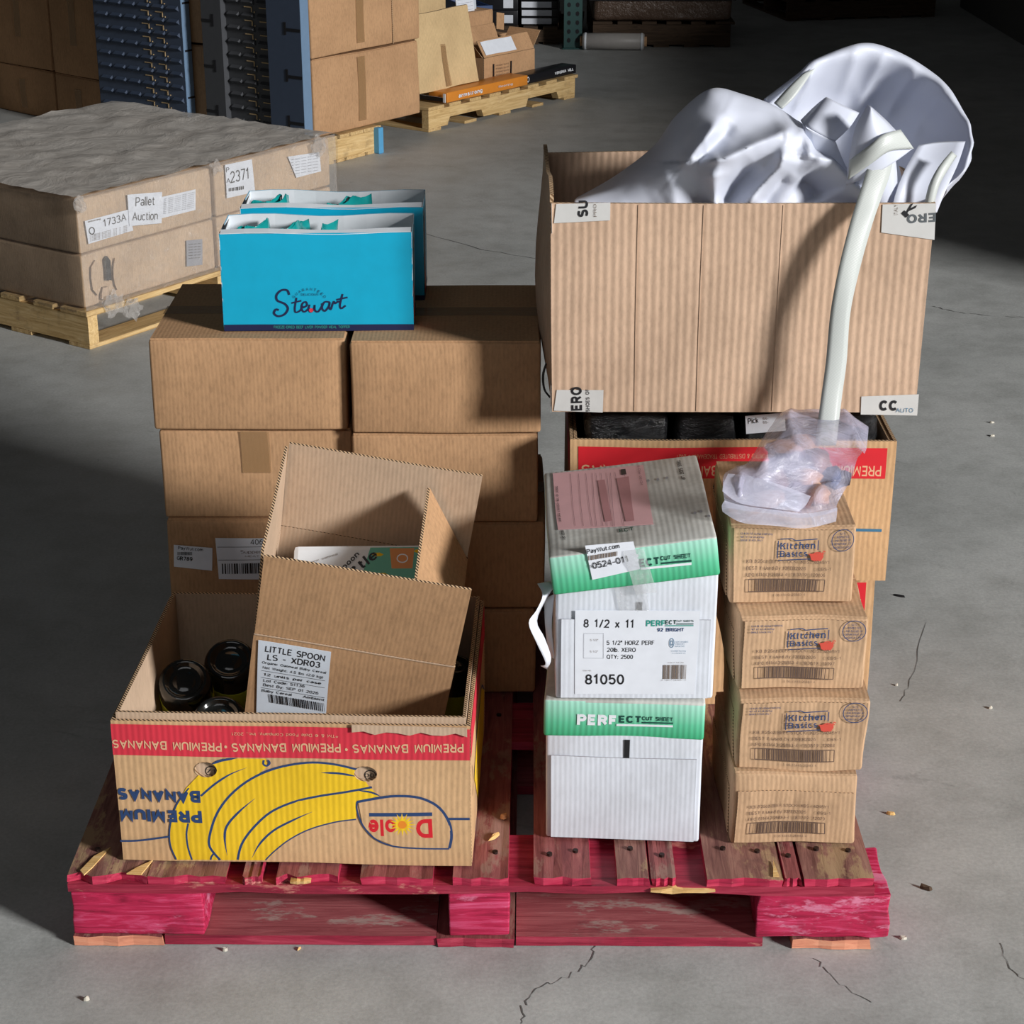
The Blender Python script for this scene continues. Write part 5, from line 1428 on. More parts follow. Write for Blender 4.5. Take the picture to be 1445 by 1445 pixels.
RD = [
 (L([(0.2600, 3.0500, 1.0640), (0.2880, 3.0500, 1.1020), (0.3170, 3.0500, 1.1360)]), .020, .008, .020),
 (L([(0.2740, 3.0500, 1.0610), (0.3050, 3.0500, 1.0970), (0.3400, 3.0500, 1.1270)]), -.022, .012, .012),
 (L([(0.2780, 3.0500, 1.0720), (0.3170, 3.0500, 1.0770), (0.3620, 3.0500, 1.0970), (0.4070, 3.0500, 1.1110), (0.4380, 3.0500, 1.1160)]), .040, .008, .030),
 (L([(0.2990, 3.0500, 1.0650), (0.3050, 3.0500, 1.0360), (0.3110, 3.0500, 1.0070), (0.3240, 3.0500, 0.9660)]), .030, .022, .010),
 (L([(0.3270, 3.0500, 0.9980), (0.3440, 3.0500, 1.0330), (0.3720, 3.0500, 1.0700)]), -.034, .014, .014),
 (L([(0.3480, 3.0500, 0.9890), (0.3790, 3.0500, 1.0330), (0.4020, 3.0500, 1.0610), (0.4100, 3.0500, 1.0950)]), .030, .007, .018),
 (L([(0.3850, 3.0500, 0.9980), (0.4050, 3.0500, 1.0260), (0.4230, 3.0500, 1.0560)]), -.020, .010, .012),
 (L([(0.4350, 3.0500, 1.1180), (0.4510, 3.0500, 1.0950), (0.4480, 3.0500, 1.0750)]), .026, .010, .014),
 (L([(0.3430, 3.0500, 0.9960), (0.3790, 3.0500, 0.9820), (0.4360, 3.0500, 0.9860), (0.5400, 3.0500, 0.9930)]), .026, .006, .014),
 (L([(0.4460, 3.0500, 1.0520), (0.4680, 3.0500, 1.0330), (0.4790, 3.0500, 1.0120)]), -.040, .020, .022),
 (L([(0.4400, 3.0500, 1.0790), (0.4890, 3.0500, 1.0700), (0.5280, 3.0500, 1.0290), (0.5650, 3.0500, 0.9980)]), .034, .006, .020),
 (L([(0.2320, 3.0500, 1.0640), (0.2480, 3.0500, 1.0240), (0.2570, 3.0500, 0.9540)]), .012, .024, .018)]
net('gathered_body', main_rows, M['cloth'], sack, 14, RD, .0012, .003, 3, crease=.0025)
# open mouth of the sack, a big shell standing behind
fan_rows = [
 L([(0.4160, 3.0200, 0.9610), (0.4600, 3.0400, 0.9560), (0.4980, 3.0600, 0.9520), (0.5420, 3.0800, 0.9470), (0.5770, 3.0800, 0.9470), (0.6050, 3.0600, 0.9520), (0.6220, 3.0300, 0.9590), (0.6340, 2.9900, 0.9680), (0.6420, 2.9500, 0.9780), (0.6470, 2.9200, 0.9850), (0.6480, 2.9000, 0.9890)]),
 L([(0.4180, 3.0800, 1.0120), (0.4620, 3.1200, 1.0090), (0.5080, 3.1500, 1.0070), (0.5580, 3.1700, 1.0080), (0.6000, 3.1700, 1.0100), (0.6330, 3.1500, 1.0150), (0.6550, 3.1100, 1.0210), (0.6690, 3.0600, 1.0220), (0.6750, 3.0000, 1.0180), (0.6700, 2.9500, 1.0120), (0.6580, 2.9100, 1.0050)]),
 L([(0.4150, 3.1000, 1.0720), (0.4650, 3.1500, 1.0850), (0.5110, 3.1900, 1.0900), (0.5720, 3.2200, 1.0960), (0.6210, 3.2200, 1.0940), (0.6630, 3.2000, 1.0860), (0.6900, 3.1500, 1.0740), (0.7040, 3.0900, 1.0620), (0.7060, 3.0300, 1.0450), (0.6880, 2.9700, 1.0300), (0.6640, 2.9200, 1.0120)]),
 L([(0.4100, 3.0800, 1.1310), (0.4650, 3.1000, 1.1630), (0.4950, 3.1200, 1.1810), (0.5700, 3.1500, 1.1990), (0.6220, 3.1600, 1.1880), (0.6730, 3.1500, 1.1640), (0.7040, 3.1100, 1.1410), (0.7210, 3.0600, 1.1140), (0.7260, 3.0100, 1.0940), (0.7110, 2.9600, 1.0520), (0.6740, 2.9200, 1.0210)]),
 L([(0.4110, 3.1200, 1.1120), (0.4680, 3.1500, 1.1530), (0.5020, 3.1800, 1.1700), (0.5810, 3.2100, 1.1900), (0.6360, 3.2200, 1.1790), (0.6880, 3.2100, 1.1550), (0.7200, 3.1700, 1.1300), (0.7350, 3.1100, 1.1020), (0.7380, 3.0600, 1.0790), (0.7260, 3.0100, 1.0370), (0.6880, 2.9700, 1.0050)]),
 L([(0.4200, 3.1700, 1.0460), (0.4760, 3.2100, 1.0740), (0.5160, 3.2400, 1.0810), (0.5900, 3.2500, 1.0910), (0.6390, 3.2500, 1.0850), (0.6890, 3.2500, 1.0670), (0.7200, 3.2300, 1.0460), (0.7350, 3.1700, 1.0340), (0.7350, 3.1200, 1.0210), (0.7210, 3.0700, 1.0010), (0.6920, 3.0200, 0.9780)])]
Yf = 3.2
RF = [(L([(0.4900, 3.1000, 1.1800), (0.4790, 3.1000, 1.1350), (0.4600, 3.1000, 1.0950)]), .016, .007, .007),
 (L([(0.5610, 3.1000, 1.2030), (0.5570, 3.1000, 1.1630), (0.5490, 3.1000, 1.1180)]), .014, .010, .016),
 (L([(0.6100, 3.1000, 1.1930), (0.5960, 3.1000, 1.1410), (0.5820, 3.1000, 1.0830)]), .012, .012, .018),
 (L([(0.7020, 3.1000, 1.1410), (0.6890, 3.1000, 1.0950), (0.6610, 3.1000, 1.0430)]), .014, .010, .012),
 (L([(0.6620, 3.1000, 1.1700), (0.6490, 3.1000, 1.1180), (0.6300, 3.1000, 1.0720)]), .009, .012, .012),
 (L([(0.7390, 3.1000, 1.0830), (0.7120, 3.1000, 1.0660), (0.6910, 3.1000, 1.0310)]), .016, .007, .012),
 (L([(0.7350, 3.1000, 1.0600), (0.7080, 3.1000, 1.0430), (0.7010, 3.1000, 1.0130)]), .016, .007, .009)]
net('sack_mouth', fan_rows, M['cloth'], sack, 12, RF, .0012, .003, 9, crease=.002)
# rolled seam along the mouth on the right
ribbon('hem_webbing', L([(0.6310, 2.8580, 1.0040), (0.6370, 2.8620, 1.0400), (0.6510, 2.8720, 1.0660), (0.6740, 2.8950, 1.0860)]), L([(0.6450, 2.8580, 1.0040), (0.6520, 2.8620, 1.0400), (0.6680, 2.8780, 1.0630), (0.6840, 2.9000, 1.0780)]), M['webbing'], sack, 6, .002, 3, .004)
ribbon('draped_edge', L([(0.5840, 2.8680, 0.9970), (0.5900, 2.8750, 1.0260), (0.6070, 2.9000, 1.0580), (0.6350, 2.9500, 1.0840)]), L([(0.6550, 2.8720, 0.9960), (0.6670, 2.8800, 1.0270), (0.6920, 2.9200, 1.0610), (0.7150, 2.9800, 1.0840)]), M['cloth'], sack, 8, .0012, 6, -.012)
ribbon('side_webbing', L([(0.4210, 3.0600, 1.1300), (0.4440, 3.0700, 1.1530), (0.4700, 3.0900, 1.1720)]), L([(0.4330, 3.0500, 1.1220), (0.4560, 3.0600, 1.1430), (0.4890, 3.1000, 1.1790)]), M['webbing'], sack, 6, .002, 4, .002)
# square folded tab
ribbon('folded_tab', L([(0.4830, 2.9300, 1.1620), (0.4660, 2.9100, 1.1460), (0.4470, 2.8900, 1.1260)]), L([(0.5350, 2.9300, 1.1380), (0.5160, 2.9000, 1.1210), (0.4930, 2.8850, 1.1030)]), M['cloth'], sack, 5, .002, 4, .005)
ribbon('folded_tab', L([(0.4830, 2.9320, 1.1620), (0.4710, 2.9600, 1.1430), (0.4500, 2.9600, 1.1210)]), L([(0.4830, 2.9300, 1.1610), (0.4660, 2.9100, 1.1440), (0.4470, 2.8900, 1.1230)]), M['cloth'], sack, 5, .001, 2)
ribbon('folded_tab', L([(0.4460, 2.8850, 1.1240), (0.4530, 2.8900, 1.0960), (0.4770, 2.8900, 1.0640)]), L([(0.4940, 2.8820, 1.1030), (0.5040, 2.8900, 1.0820), (0.5210, 2.8900, 1.0470)]), M['cloth'], sack, 5, .001, 4, .004)
# corner flap with ribbed band and the strap
ribbon('corner_flap', L([(0.5360, 2.8650, 1.1620), (0.5180, 2.8550, 1.1300), (0.5110, 2.8500, 1.0900), (0.5090, 2.8550, 1.0420)]), L([(0.5400, 2.8750, 1.1590), (0.5620, 2.8650, 1.1410), (0.5860, 2.8600, 1.1180), (0.6100, 2.8700, 1.0960)]), M['cloth'], sack, 8, .0018, 8, .020)
ribbon('ribbed_band', L([(0.5100, 2.8440, 1.0830), (0.5340, 2.8290, 1.1070), (0.5550, 2.8310, 1.1240), (0.5840, 2.8500, 1.1280)]), L([(0.5100, 2.8490, 1.0520), (0.5390, 2.8300, 1.0800), (0.5670, 2.8320, 1.0990), (0.6090, 2.8620, 1.0970)]), M['webbing'], sack, 6, .0015, 6, .004)
ribbon('flap_underside', L([(0.5130, 2.8700, 1.0380), (0.5370, 2.8800, 1.0300), (0.5560, 2.8850, 1.0100)]), L([(0.5840, 2.8800, 1.0870), (0.5920, 2.8850, 1.0480), (0.5950, 2.8900, 0.9960)]), M['cloth'], sack, 6, .0015, 5, .010)
ribbon('hanging_strap', L([(0.5440, 2.8450, 1.0980), (0.5350, 2.8400, 1.0630), (0.5250, 2.8300, 1.0330), (0.5090, 2.8050, 0.9900), (0.4950, 2.7900, 0.9300), (0.4860, 2.7850, 0.8630), (0.4830, 2.7800, 0.7850), (0.4780, 2.7720, 0.7310), (0.4690, 2.7500, 0.6590)]),
       L([(0.5780, 2.8500, 1.0950), (0.5720, 2.8450, 1.0590), (0.5600, 2.8350, 1.0270), (0.5430, 2.8100, 0.9870), (0.5270, 2.7950, 0.9250), (0.5160, 2.7850, 0.8610), (0.5150, 2.7820, 0.7850), (0.5100, 2.7740, 0.7300), (0.5020, 2.7500, 0.6590)]), M['webbing'], sack, 7, .0022, 4, .002)

# ------------------------------------------------------------------ plastic bag of chews on the top soup case
bag = thing('plastic_bag', 'milky plastic bag of brown chews lying on the top soup case', 'bag', (.40, 2.66, .622))
def Lb(pts): return local(bag, pts)
bag_rows = [
 Lb([(0.3070, 2.5120, 0.6520), (0.3330, 2.5120, 0.6460), (0.3790, 2.5120, 0.6410), (0.4250, 2.5120, 0.6360), (0.4670, 2.5120, 0.6450)]),
 Lb([(0.3030, 2.5200, 0.6740), (0.3280, 2.5120, 0.6630), (0.3750, 2.5100, 0.6570), (0.4210, 2.5120, 0.6500), (0.4680, 2.5200, 0.6530)]),
 Lb([(0.3100, 2.5600, 0.6860), (0.3460, 2.5500, 0.6900), (0.3910, 2.5450, 0.6780), (0.4410, 2.5500, 0.6650), (0.4920, 2.5600, 0.6700)]),
 Lb([(0.3480, 2.6000, 0.6850), (0.3800, 2.6000, 0.6990), (0.4240, 2.6000, 0.7010), (0.4680, 2.6000, 0.6930), (0.5070, 2.6000, 0.6880)]),
 Lb([(0.3850, 2.7000, 0.6890), (0.4130, 2.6900, 0.7000), (0.4470, 2.6900, 0.7000), (0.4930, 2.6900, 0.6930), (0.5390, 2.7000, 0.6690)]),
 Lb([(0.4250, 2.8100, 0.6890), (0.4540, 2.8100, 0.6960), (0.4870, 2.8100, 0.6950), (0.5270, 2.8100, 0.6860), (0.5600, 2.8000, 0.6670)]),
 Lb([(0.4290, 2.8300, 0.6730), (0.4590, 2.8400, 0.6720), (0.4930, 2.8400, 0.6720), (0.5330, 2.8400, 0.6630), (0.5610, 2.8200, 0.6530)])]
Zb = .69
def zz(u, v, Y): return (u, v, Y)
RB = [(Lb([(0.3520, 2.6000, 0.6850), (0.3770, 2.6000, 0.7010), (0.4190, 2.6000, 0.7010), (0.4560, 2.6000, 0.6850)]), .010, .006, .010),
      (Lb([(0.5020, 2.7000, 0.7100), (0.5280, 2.7000, 0.6810), (0.5070, 2.6200, 0.6710), (0.4760, 2.5500, 0.6540)]), .010, .006, .006),
      (Lb([(0.3300, 2.5500, 0.6870), (0.3260, 2.5300, 0.6730), (0.3270, 2.5200, 0.6600)]), .010, .004, .005),
      (Lb([(0.4340, 2.7500, 0.7040), (0.3900, 2.6200, 0.6940), (0.3530, 2.5600, 0.6900)]), .008, .005, .006),
      (Lb([(0.4260, 2.5200, 0.6530), (0.4480, 2.5400, 0.6640), (0.4810, 2.5500, 0.6650)]), .012, .004, .007)]
net('bag_film', bag_rows, M['bag_film'], bag, 10, RB, 0, .007, 5, (0, -.4, 1))
hem = [Lb([(0.3010, 2.5000, 0.6500), (0.3280, 2.4940, 0.6360), (0.3740, 2.4940, 0.6310), (0.4200, 2.4960, 0.6260), (0.4640, 2.5000, 0.6350)]),
       Lb([(0.3000, 2.5030, 0.6580), (0.3270, 2.4970, 0.6510), (0.3740, 2.4970, 0.6450), (0.4190, 2.4980, 0.6390), (0.4650, 2.5030, 0.6460)]),
       Lb([(0.3040, 2.5080, 0.6640), (0.3320, 2.5030, 0.6580), (0.3760, 2.5020, 0.6520), (0.4220, 2.5040, 0.6460), (0.4660, 2.5090, 0.6530)])]
net('bag_hem', hem, M['bag_hem'], bag, 8, (), 0, .004, 8)
hem2 = [Lb([(0.3010, 2.5140, 0.6760), (0.3260, 2.5060, 0.6610), (0.3740, 2.5030, 0.6540), (0.4110, 2.5050, 0.6480)]), Lb([(0.3040, 2.5300, 0.6820), (0.3330, 2.5180, 0.6760), (0.3770, 2.5120, 0.6690), (0.4220, 2.5100, 0.6570)]), Lb([(0.3120, 2.5480, 0.6900), (0.3450, 2.5400, 0.6890), (0.3850, 2.5300, 0.6800), (0.4300, 2.5250, 0.6640)])]
net('bag_hem', hem2, M['bag_hem'], bag, 8, (), 0, .003, 12)
def chew(px, s, mat, seed, label, name='chew', cat='chew'):
    bm = bmesh.new(); bmesh.ops.create_icosphere(bm, subdivisions=2, radius=1)
    for v in bm.verts:
        p = v.co.copy(); v.co = Vector((p.x * s[0], p.y * s[1], p.z * s[2])) * (1 + .5 * noise.noise(p * 2.1 + Vector((seed, 0, 0))))
    me = bpy.data.meshes.new(name); bm.to_mesh(me); bm.free()
    o = obj(name, me, M[mat], None, True); o.location = px; o.rotation_euler = (0, 0, seed * .9)
    tag(o, label, cat, 'chews in the milky plastic bag')
CH = [((.375, 2.575, .641), (.030, .016, .013), 'bone1', 'tan chew at the front left of the plastic bag'), ((.425, 2.575, .641), (.026, .018, .014), 'bone2', 'brown chew at the front middle of the plastic bag'),
      ((.452, 2.592, .640), (.022, .022, .014), 'bone1', 'tan chew near the front right corner of the plastic bag'), ((.395, 2.625, .645), (.026, .018, .017), 'bone2', 'brown chew in the left middle of the plastic bag'),
      ((.440, 2.632, .647), (.024, .020, .018), 'bone1', 'pale tan chew in the middle of the plastic bag'), ((.486, 2.645, .645), (.018, .024, .016), 'bone3', 'dark chew at the right middle of the plastic bag'),
      ((.422, 2.690, .648), (.034, .020, .018), 'bone3', 'dark brown chew behind the middle of the plastic bag'), ((.465, 2.705, .650), (.024, .022, .020), 'bone2', 'brown chew behind the dark one in the plastic bag'),
      ((.422, 2.750, .648), (.030, .022, .018), 'bone1', 'tan chew at the rear left of the plastic bag'), ((.455, 2.762, .652), (.028, .024, .020), 'bone1', 'tan chew at the rear right of the plastic bag'),
      ((.345, 2.545, .634), (.016, .010, .008), 'bone1', 'small tan chew in the front left tip of the plastic bag')]
for k, (p, s_, mt, lb) in enumerate(CH): chew(p, s_, mt, k * 1.7, lb)
chew((.482, 2.625, .652), (.009, .022, .010), 'navy_thing', 3, 'dark blue wrapped piece at the right edge of the plastic bag', 'wrapped_piece', 'wrapper')

# ------------------------------------------------------------------ pallet of wrapped ceiling-tile cartons (left)
def frame(name, label, cat, loc, ang, group=None): return thing(name, label, cat, loc, ang, group)
A55 = R(55)
def pine_pallet(label, loc, ang, Lx, Ly, notch=True, ndeck=9, h=.115, mats=('pine', 'pine_y'), group='bare wooden pallets in the background', blue=False):
    """stringer pallet: stringers along local x, deck boards across (local y)"""
    p_ = thing('wooden_pallet', label, 'pallet', loc, ang, group)
    for k in range(3):
        y0 = (Ly - .038) * k / 2
        z0, z1 = .014, h - .016
        if notch:
            xs = [0, Lx * .12, Lx * .135, Lx * .34, Lx * .355, Lx * .645, Lx * .66, Lx * .865, Lx * .88, Lx]
            zs = [z0, z0, z0 + .036, z0 + .036, z0, z0, z0 + .036, z0 + .036, z0, z0]
        else: xs = [0, Lx]; zs = [z0, z0]
        mb = MB(); V = []; n = len(xs)
        for x, z in zip(xs, zs): V += [(x, y0, z), (x, y0, z1), (x, y0 + .038, z), (x, y0 + .038, z1)]
        F = []
        for i in range(n - 1):
            a = 4 * i; F += [(a, a + 4, a + 5, a + 1), (a + 2, a + 3, a + 7, a + 6), (a, a + 2, a + 6, a + 4), (a + 1, a + 5, a + 7, a + 3)]
        F += [(0, 1, 3, 2), (4 * n - 4, 4 * n - 2, 4 * n - 1, 4 * n - 3)]
        mb.add(V, F); mb.build('stringer', M[mats[0]], p_)
    wd = .09
    for k in range(ndeck):
        x0 = (Lx - wd) * k / (ndeck - 1)
        mb = MB(); mb.box(x0, x0 + wd * (1.25 if k in (0, ndeck - 1) else .95), -.002, Ly + .002, h - .0155, h); mb.build('deck_board', M[mats[1]], p_, False, .0015)
    for k in range(5):
        x0 = (Lx - wd) * k / 4
        mb = MB(); mb.box(x0, x0 + wd, 0, Ly, 0, .0135); mb.build('bottom_board', M[mats[1]], p_, False, .0015)
    return p_
# A axis: right face runs along 55 deg ; B axis (145 deg) runs away to the left
wl = Vector((-1.245, 5.345, 0))
dA = Vector((math.cos(A55), math.sin(A55), 0)); dB = Vector((-math.sin(A55), math.cos(A55), 0))
# stringers run along B (local x), deck boards along A: local frame rotated 145 deg, y axis points back along -A
pine_pallet('pine pallet at left under the film-wrapped cartons', tuple(wl + dA * 1.14), R(145), 1.10, 1.14, False, 8)
GW = 'film-wrapped flat cartons on the left pallet'
def flat_carton(label, ia, k, seed):
    o0 = wl + dA * (.012 + ia * .57) + dB * .02 + Vector((0, 0, .119 + k * .163))
    t_ = thing('flat_carton', label, 'carton', tuple(o0), A55, GW)
    wf = warpf(.003, seed, 3)
    rbox_obj('body', .556, 1.02, .159, M['kraft_tan'], t_, r=.008, step=.06, warp=wf, bulge=.003)
    return t_, wf
fc = {}
for ia in (0, 1):
    for k in (0, 1):
        fc[ia, k] = flat_carton({(0, 0): 'lower near flat carton with a crushed corner, on the left pallet', (0, 1): 'upper near flat carton with the printed auction sheet', (1, 0): 'lower far flat carton of the wrapped load on the left pallet', (1, 1): 'upper far flat carton with a large tag number label'}[ia, k], ia, k, 81 + ia * 2 + k)
def fink(ia, k, quad, lift=.0012): return Ink(quad, .556, .159, (0, -.004, 0), (1, 0, 0), (0, 0, 1), fc[ia, k][1], lift)
zc = lambda x, y: (x / 4.2485, 160 + y / 4.25)
Q01 = [(101, 290), (296, 243), (305, 315), (106, 372)]
def lb_(ia, k, Q, pts, mat, name, lift=.004): return sticker(name, fink(ia, k, Q), pts, mat, fc[ia, k][0], .0008, lift)
s_ = lb_(0, 1, Q01, [zc(470, 680), (176, 303), (184, 334), zc(492, 828)], 'paper', 'product_label')
q = fink(0, 1, Q01, .0062)
q.text('1733A', zc(590, 718), zc(735, 676), 11, 'ink_black', .0)
q.ring(*zc(513, 742), 4, 5, .003, 'ink_black')
for k in range(5): q.text('ceiling panel 24 x 48', zc(500, 775 + k * 9), zc(740, 712 + k * 10), 1.4, 'ink_grey', 0, res=1)
q.text('armstrong', zc(488, 690), zc(570, 670), 2.5, 'ink_grey', .02, res=1)
q.build(s_)
s_ = lb_(0, 1, Q01, [zc(738, 515), zc(955, 497), zc(958, 690), zc(752, 712)], 'paper', 'auction_sheet', .0066)
q = fink(0, 1, Q01, .0086)
q.text('Pallet', zc(788, 586), zc(906, 578), 13, 'ink_black', .0); q.text('Auction', zc(768, 678), zc(930, 668), 12.5, 'ink_black', .0)
q.build(s_)
s_ = lb_(0, 1, Q01, [zc(958, 528), zc(1165, 478), zc(1172, 604), zc(960, 660)], 'paper', 'spec_label')
q = fink(0, 1, Q01, .0062)
for k in range(9): q.text('tile spec rows and notes', zc(968, 545 + k * 11), zc(1158, 497 + k * 11.5), 1.5, 'ink_softgrey', 0, res=1)
q.build(s_)
Q00 = [(110, 374), (305, 316), (310, 378), (118, 440)]
s_ = lb_(0, 0, Q00, [zc(1118, 785), zc(1218, 772), zc(1220, 910), zc(1122, 925)], 'ink_softgrey', 'grey_label')
q = fink(0, 0, Q00, .0062)
for k in range(6): q.text('handle with care', zc(1130, 808 + k * 15), zc(1205, 798 + k * 15), 1.3, 'ink_black', .01, res=1)
q.build(s_)
# torn crushed corner of the lower carton
for k, (dx, dz, w_, h_) in enumerate(((.02, .03, .05, .12), (.075, .05, .03, .10), (.11, .02, .025, .11), (.05, .01, .04, .05))):
    mb = MB(); r_ = random.Random(k); n = 8
    P = [(dx + w_ * (.5 + .5 * math.cos(a) * r_.uniform(.6, 1.1)), dz + h_ * (.5 + .5 * math.sin(a) * r_.uniform(.6, 1.1))) for a in [2 * math.pi * i / n for i in range(n)]]
    mb.add([(x, -.012 - .004 * (k % 2), z) for x, z in P] + [(x + .004, -.004, z) for x, z in P], [list(range(n)), [n + i for i in range(n)][::-1]] + [[i, (i + 1) % n, (i + 1) % n + n, i + n] for i in range(n)])
    mb.build('torn_board', [M['kraft_tan'], M['black_gloss'], M['kraft_tan'], M['kraft_in']][k], fc[0, 0][0])
Q11 = [(300, 252), (470, 207), (472, 270), (308, 326)]
s_ = lb_(1, 1, Q11, [(315, 248), (358, 238), (364, 285), (320, 297)], 'paper', 'tag_label')
q = fink(1, 1, Q11, .0062)
q.text('2371', (324, 275), (353, 267), 17, 'ink_black', .0); q.text('P', (317, 259), (322, 258), 7, 'ink_black'); q.text('A', (318, 275), (324, 274), 7, 'ink_black')
q.bars(322, 282, 346, 287, 'ink_black', 16, 2, -5, .8)
q.build(s_)
s_ = lb_(1, 1, Q11, [(412, 233), (455, 226), (457, 252), (424, 262)], 'paper', 'spec_label')
q = fink(1, 1, Q11, .0062)
for k in range(6): q.text('tile spec rows and notes', (416, 238 + k * 4), (453, 231 + k * 4), 1.5, 'ink_softgrey', 0, res=1)
q.build(s_)
# stretch film round the load
sf = thing('stretch_film', 'clear crinkled stretch film wrapped round the flat cartons on the left pallet', 'plastic film', tuple(wl + Vector((0, 0, .118))), A55)
def film_sheet(name, o, a, b, n_, mat, na=30, nb=12, amp=.007):
    o, a, b, n_ = Vector(o), Vector(a), Vector(b), Vector(n_)
    V = []; F = []
    for j in range(nb + 1):
        for i in range(na + 1):
            p = o + a * (i / na) + b * (j / nb)
            V.append(tuple(p + n_ * (abs(noise.noise(p * 11)) * amp + abs(noise.noise(p * 28)) * amp * .5)))
    for j in range(nb):
        for i in range(na): F.append((j * (na + 1) + i, j * (na + 1) + i + 1, (j + 1) * (na + 1) + i + 1, (j + 1) * (na + 1) + i))
    mb = MB(); mb.add(V, F); return mb.build(name, M[mat], sf, True)
film_sheet('film_top', (.0, .012, .334), (1.15, 0, 0), (0, 1.04, 0), (0, 0, 1), 'film_top', 40, 36, .012)
film_sheet('film_side', (.0, .002, .0), (1.15, 0, 0), (0, .004, .336), (0, -1, 0), 'film', 40, 14, .007)
film_sheet('film_side', (.0, .008, -.01), (0, 1.03, 0), (0.004, 0, .346), (-1, 0, 0), 'film_side_shade', 40, 14, .012)
film_sheet('film_side', (1.155, .0, .0), (0, 1.03, 0), (0, 0, .336), (1, 0, 0), 'film', 30, 10, .007)
for k, (x, y, z, s_) in enumerate(((.012, .0, .318, .022), (.10, -.008, .0, .034), (.17, -.012, -.03, .030), (.575, .0, .325, .022), (1.06, .0, .31, .030))):
    bm = bmesh.new(); bmesh.ops.create_icosphere(bm, subdivisions=3, radius=s_)
    for v in bm.verts: v.co = Vector((v.co.x, v.co.y * .3, v.co.z)) * (1 + .8 * noise.noise(v.co * 60 + Vector((k, 0, 0))))
    me = bpy.data.meshes.new('film_bunch'); bm.to_mesh(me); bm.free()
    o = obj('film_bunch', me, M['film'], sf); o.location = (x, y, z)

# ------------------------------------------------------------------ shelving panels and cartons on a pallet behind
K0 = Vector((-.823, 7.914, 0)); A54 = R(54)
ku = Vector((math.cos(A54), math.sin(A54), 0)); kv = Vector((-math.sin(A54), math.cos(A54), 0))
def at54(x, y, z): return tuple(K0 + ku * x + kv * y + Vector((0, 0, z)))
pp = pine_pallet('narrow pine pallet with a blue painted end under the background cartons', at54(.02, -.02, 0), A54, .36, 1.1, False, 4, .115)
mb = MB(); mb.box(.335, .366, -.03, .03, .0, .112); mb.build('blue_painted_block', M['blue_paint'], pp, False, .003)
GBk = 'large brown cartons behind the slate blue shelving panels'
for (x, y, z, w, d, h, lb) in ((.0, .0, .118, .70, .60, .322, 'lower large brown carton in the background right of the slate blue panels'), (-.010, -.006, .447, .71, .61, .36, 'upper large brown carton in the background right of the slate blue panels'),
                            (.0, .612, .118, .60, .58, .325, 'lower large brown carton hidden behind the left slate blue panel'), (.0, .620, .450, .60, .58, .36, 'upper large brown carton seen through the gap between the slate blue panels')):
    t_ = thing('large_carton', lb, 'carton', at54(x, y, z), A54, GBk)
    wf = warpf(.006, x * 7 + y * 3 + z, 3)
    rbox_obj('body', w, d, h - .003, M['kraft'], t_, r=.008, step=.06, warp=wf, bulge=.004)
    for (y0, y1) in ((.004, d / 2 - .002), (d / 2 + .002, d - .004)): panel('top_flap', (.004, y0, h - .0035), (w - .008, 0, 0), (0, y1 - y0, 0), (0, 0, .003), [M['kraft'], M['kraft']], t_, 6, 4, wf)
    panel('tape', (w * .40, -.0058, .03), (.05, 0, 0), (0, 0, h * .85), (0, -.0005, 0), [M['tape']] * 2, t_, 2, 6, wf)
    if z > .4: panel('side_seam', (w * .73, -.0065, .0), (.004, 0, 0), (0, 0, h), (0, .003, 0), [M['edge_fine']] * 2, t_, 1, 6, wf)
# louvred steel panels; panel face looks along -x of this frame
def share(me, name, mat, parent, loc):
    if not me.materials: me.materials.append(mat)
    o = bpy.data.objects.new(name, me); COL.objects.link(o); o.parent = parent; o.location = loc; return o
def lip_mesh():
    mb = MB()
    V = [(0, 0, 0), (0, .066, 0), (0, .066, .022), (0, 0, .022), (-.016, .004, .012), (-.016, .062, .012), (0, .062, .0225), (0, .004, .0225)]
    mb.add(V, [(0, 1, 5, 4), (4, 5, 6, 7), (0, 4, 7, 3), (1, 2, 6, 5)])
    me = bpy.data.meshes.new('louver'); me.from_pydata(mb.v, [], mb.f); return me
def ell_mesh():
    mb = MB()
    mb.box(-.001, .001, 0, .045, .018, .022); mb.box(-.001, .001, 0, .0045, .0, .022); mb.box(-.001, .001, -.016, -.011, -.001, .004)
    me = bpy.data.meshes.new('slot'); me.from_pydata(mb.v, [], mb.f); return me  # pale inlay, the lit board behind each slot put into its colour
lipA, lipB, ellm = lip_mesh(), lip_mesh(), ell_mesh()
lp = thing('shelving_panel', 'slate blue louvred steel panel, left one of the two in the background', 'steel panel', at54(-.065, .68, .06), A54, 'slate blue louvred panels')
mb = MB(); mb.box(0, .002, 0, .545, 0, .80); mb.build('face_sheet', M['steel_blue'], lp)
mb = MB(); mb.box(0, .05, 0, .002, 0, .80); mb.build('side_flange', M['steel_lit'], lp)
mb = MB(); mb.box(0, .05, .543, .545, 0, .80); mb.build('side_flange', M['steel_blue'], lp)
mb = MB(); mb.box(0, .05, 0.002, .543, 0, .002); mb.build('bottom_flange', M['steel_blue'], lp)
for zz_ in (.16, .36, .56):
    mb = MB(); mb.box(.01, .052, -.0015, .0, zz_, zz_ + .008); mb.build('flange_slot', M['black_gloss'], lp)
for r_ in range(14):
    for c_ in range(6):
        share(lipA, 'louver', M['steel_blue'], lp, (0, .012 + c_ * .088, .03 + r_ * .0555))
        if c_ in (1, 2): share(ellm, 'slot', M['kraft_light'], lp, (-.0022, .02 + c_ * .088, .062 + r_ * .0555 - .006))
rp_ = thing('shelving_panel', 'slate grey steel panel with notched side plates, right one of the two in the background', 'steel panel', at54(-.065, .0, .06), A54, 'slate blue louvred panels')
